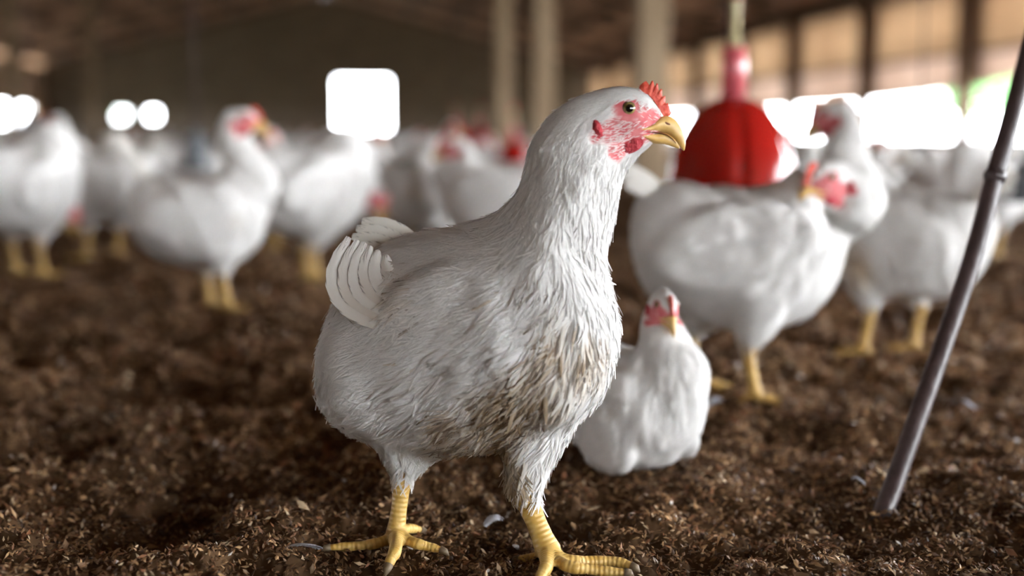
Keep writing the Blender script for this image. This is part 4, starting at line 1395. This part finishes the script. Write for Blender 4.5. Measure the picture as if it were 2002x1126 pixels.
ALERT = (.088, .395)
VENT = lambda a=1.0: ((-.150, 0, .185), (.02, .02, .02), a)
h_alert = place(408, 607, 3, 1.0, 'tall alert white hen in side view facing right, left of the front hen', (.084, .393), pitch=-0.05, feet=((.0, .035), (.045, -.03)), seed=31, tail=.075, stain=((.075, -.09, .19), (.016, .02, .014), .5))
h_rear = place(58, 540, 72, 1.22, 'blurred white hen seen from behind, cut by the left edge', (.15, .13), pitch=-1.0, body_pitch=0.12, seed=32, stain=VENT(.8), tail=.01)
h_left = place(200, 505, 172, 1.12, 'blurred white hen between the rear-view hen and the tall alert hen', (.155, .14), pitch=-0.9, seed=33)
h_mid = place(612, 553, 42, 1.20, 'broad blurred white hen facing away, just right of the tall alert hen', (.165, .17), pitch=-0.9, seed=34, stain=VENT(.8), tail=.0, body_pitch=.05)
h_ball = place(832, 520, 82, 1.12, 'round white hen seen from behind beneath the bright window', (.15, .13), pitch=-1.0, seed=35, stain=VENT(.55), tail=.0, body_pitch=.1)
h_facel = place(962, 545, 176, 1.05, 'white hen facing left with pink face, just left of the front hen neck', (.098, .315), pitch=-0.1, seed=36)
h_turn = place(1455, 775, -6, 1.04, 'white hen right of the front hen with its head turned back, before the drinker', (.190, .292), pitch=-0.15, yaw=math.radians(-142), seed=37, feet=((-.06, .045), (.010, -.05)), n=3400, tail=.01, body_pitch=-.05)
h_away = place(1742, 692, 142, 1.0, 'white hen facing left before the bright opening, beside the leaning pipe', (.125, .392), pitch=-0.25, seed=38, stain=((.03, .095, .15), (.03, .03, .05), .9), body_pitch=.08, feet=((.03, .045), (-.02, -.045)))
# resting hen
g = ground(1236, 905)
rr = empty('hen', (g.x, g.y, 0), math.radians(-52)); rr.scale = (0.695,) * 3
tag(rr, 'small white hen resting on the litter between the front hen and the pipe', 'hen')
pose_hen(rr, (.080, .262), pitch=-0.25, yaw=math.radians(-28), drop=.094, legs=False, seed=39, n=3600, tail=.0, hw=1.0)


def copy_tree(o, parent=None):
    c = o.copy(); COL.objects.link(c); c.parent = parent
    for ch in list(o.children): copy_tree(ch, c)
    return c


def put(src, px, py, yaw, scale, label, group=HEN):
    g = ground(px, py)
    c = copy_tree(src)
    c.location = (g.x, g.y, 0); c.rotation_euler = (0, 0, math.radians(yaw)); c.scale = (scale,) * 3
    c['label'] = label; c['group'] = group
    return c


put(h_facel, 506, 487, -70, 1.02, 'blurred white hen facing the camera, head beside the tall alert hen neck')
put(h_alert, 735, 458, -75, 0.92, 'blurred white hen with reddish face below the bright window')
put(h_alert, 868, 462, -60, 0.98, 'blurred white hen standing behind the left-facing hen with pink face')
put(h_alert, 152, 448, 165, 1.05, 'blurred white hen with raised neck, behind the hens at far left')
put(h_alert, 1748, 440, 178, 0.86, 'blurred white hen with red face before the grey feeder on the right')
put(h_left, 1935, 500, 200, 1.1, 'blurred white hen partly behind the leaning pipe')
put(h_facel, 1600, 470, 10, 0.95, 'blurred white hen between the red drinker and the left-facing hen')
put(h_mid, 1860, 470, 15, 1.05, 'blurred white hen low behind the leaning pipe, left of it')

# distant flock
rs = np.random.default_rng(77)
srcs = [h_alert, h_left, h_mid, h_facel, h_ball, h_away]
taken = []
cnt = 0
while cnt < 95:
    a = 4.6 * (26 / 4.6) ** rs.uniform(0, 1); l = rs.uniform(-6.5, 6.8)
    p = shed(a, l, 0)
    if abs(p.x) > 0.46 * p.y + 0.3: continue
    if any((p - q).length < 0.42 for q in taken): continue
    taken.append(p)
    s = srcs[rs.integers(len(srcs))]
    c = copy_tree(s)
    c.location = p; c.rotation_euler = (0, 0, rs.uniform(0, 2 * math.pi)); sc_ = rs.uniform(0.9, 1.1); c.scale = (sc_,) * 3
    qx = float(project(np.array([[p.x, p.y, 0.3]]))[0][0])
    where = [w for lim, w in ((330, 'at far left below the two small bright vents'), (640, 'in the gap left of the bright window'), (790, 'right below the bright window'),
                              (1150, 'around the far red drinkers'), (1520, 'behind the large red drinker'), (9999, 'before the bright opening on the right')) if qx < lim][0]
    c['label'] = 'tiny distant white hen ' + where; c['group'] = 'distant flock ' + where
    cnt += 1


# ------------------------------------------------------------------ moulted feathers on the litter
def moulted(px, py, yaw, L, label):
    g = ground(px, py, 0.006)
    r = big_feather('loose_feather', (0, 0, 0), (L, 0, 0.004), (0, L * 0.14, 0.004), L * 0.30, None, (0.50, 0.50, 0.53), facing=(0, -0.35, 1), ragged=1.12)
    r.location = g; r.rotation_euler = (0, 0, math.radians(yaw))
    tag(r, label, 'feather', 'moulted feathers on the litter')


moulted(628, 1075, 196, 0.030, 'small white moulted feather at the left toe of the front hen')
moulted(948, 1030, 25, 0.019, 'small white moulted feather between the front hen feet')
moulted(1690, 948, 150, 0.014, 'tiny white moulted feather left of the leaning pipe foot')
moulted(1385, 792, 20, 0.022, 'small white moulted feather at the feet of the turned hen')
moulted(1905, 800, 100, 0.024, 'small white moulted feather right of the leaning pipe')
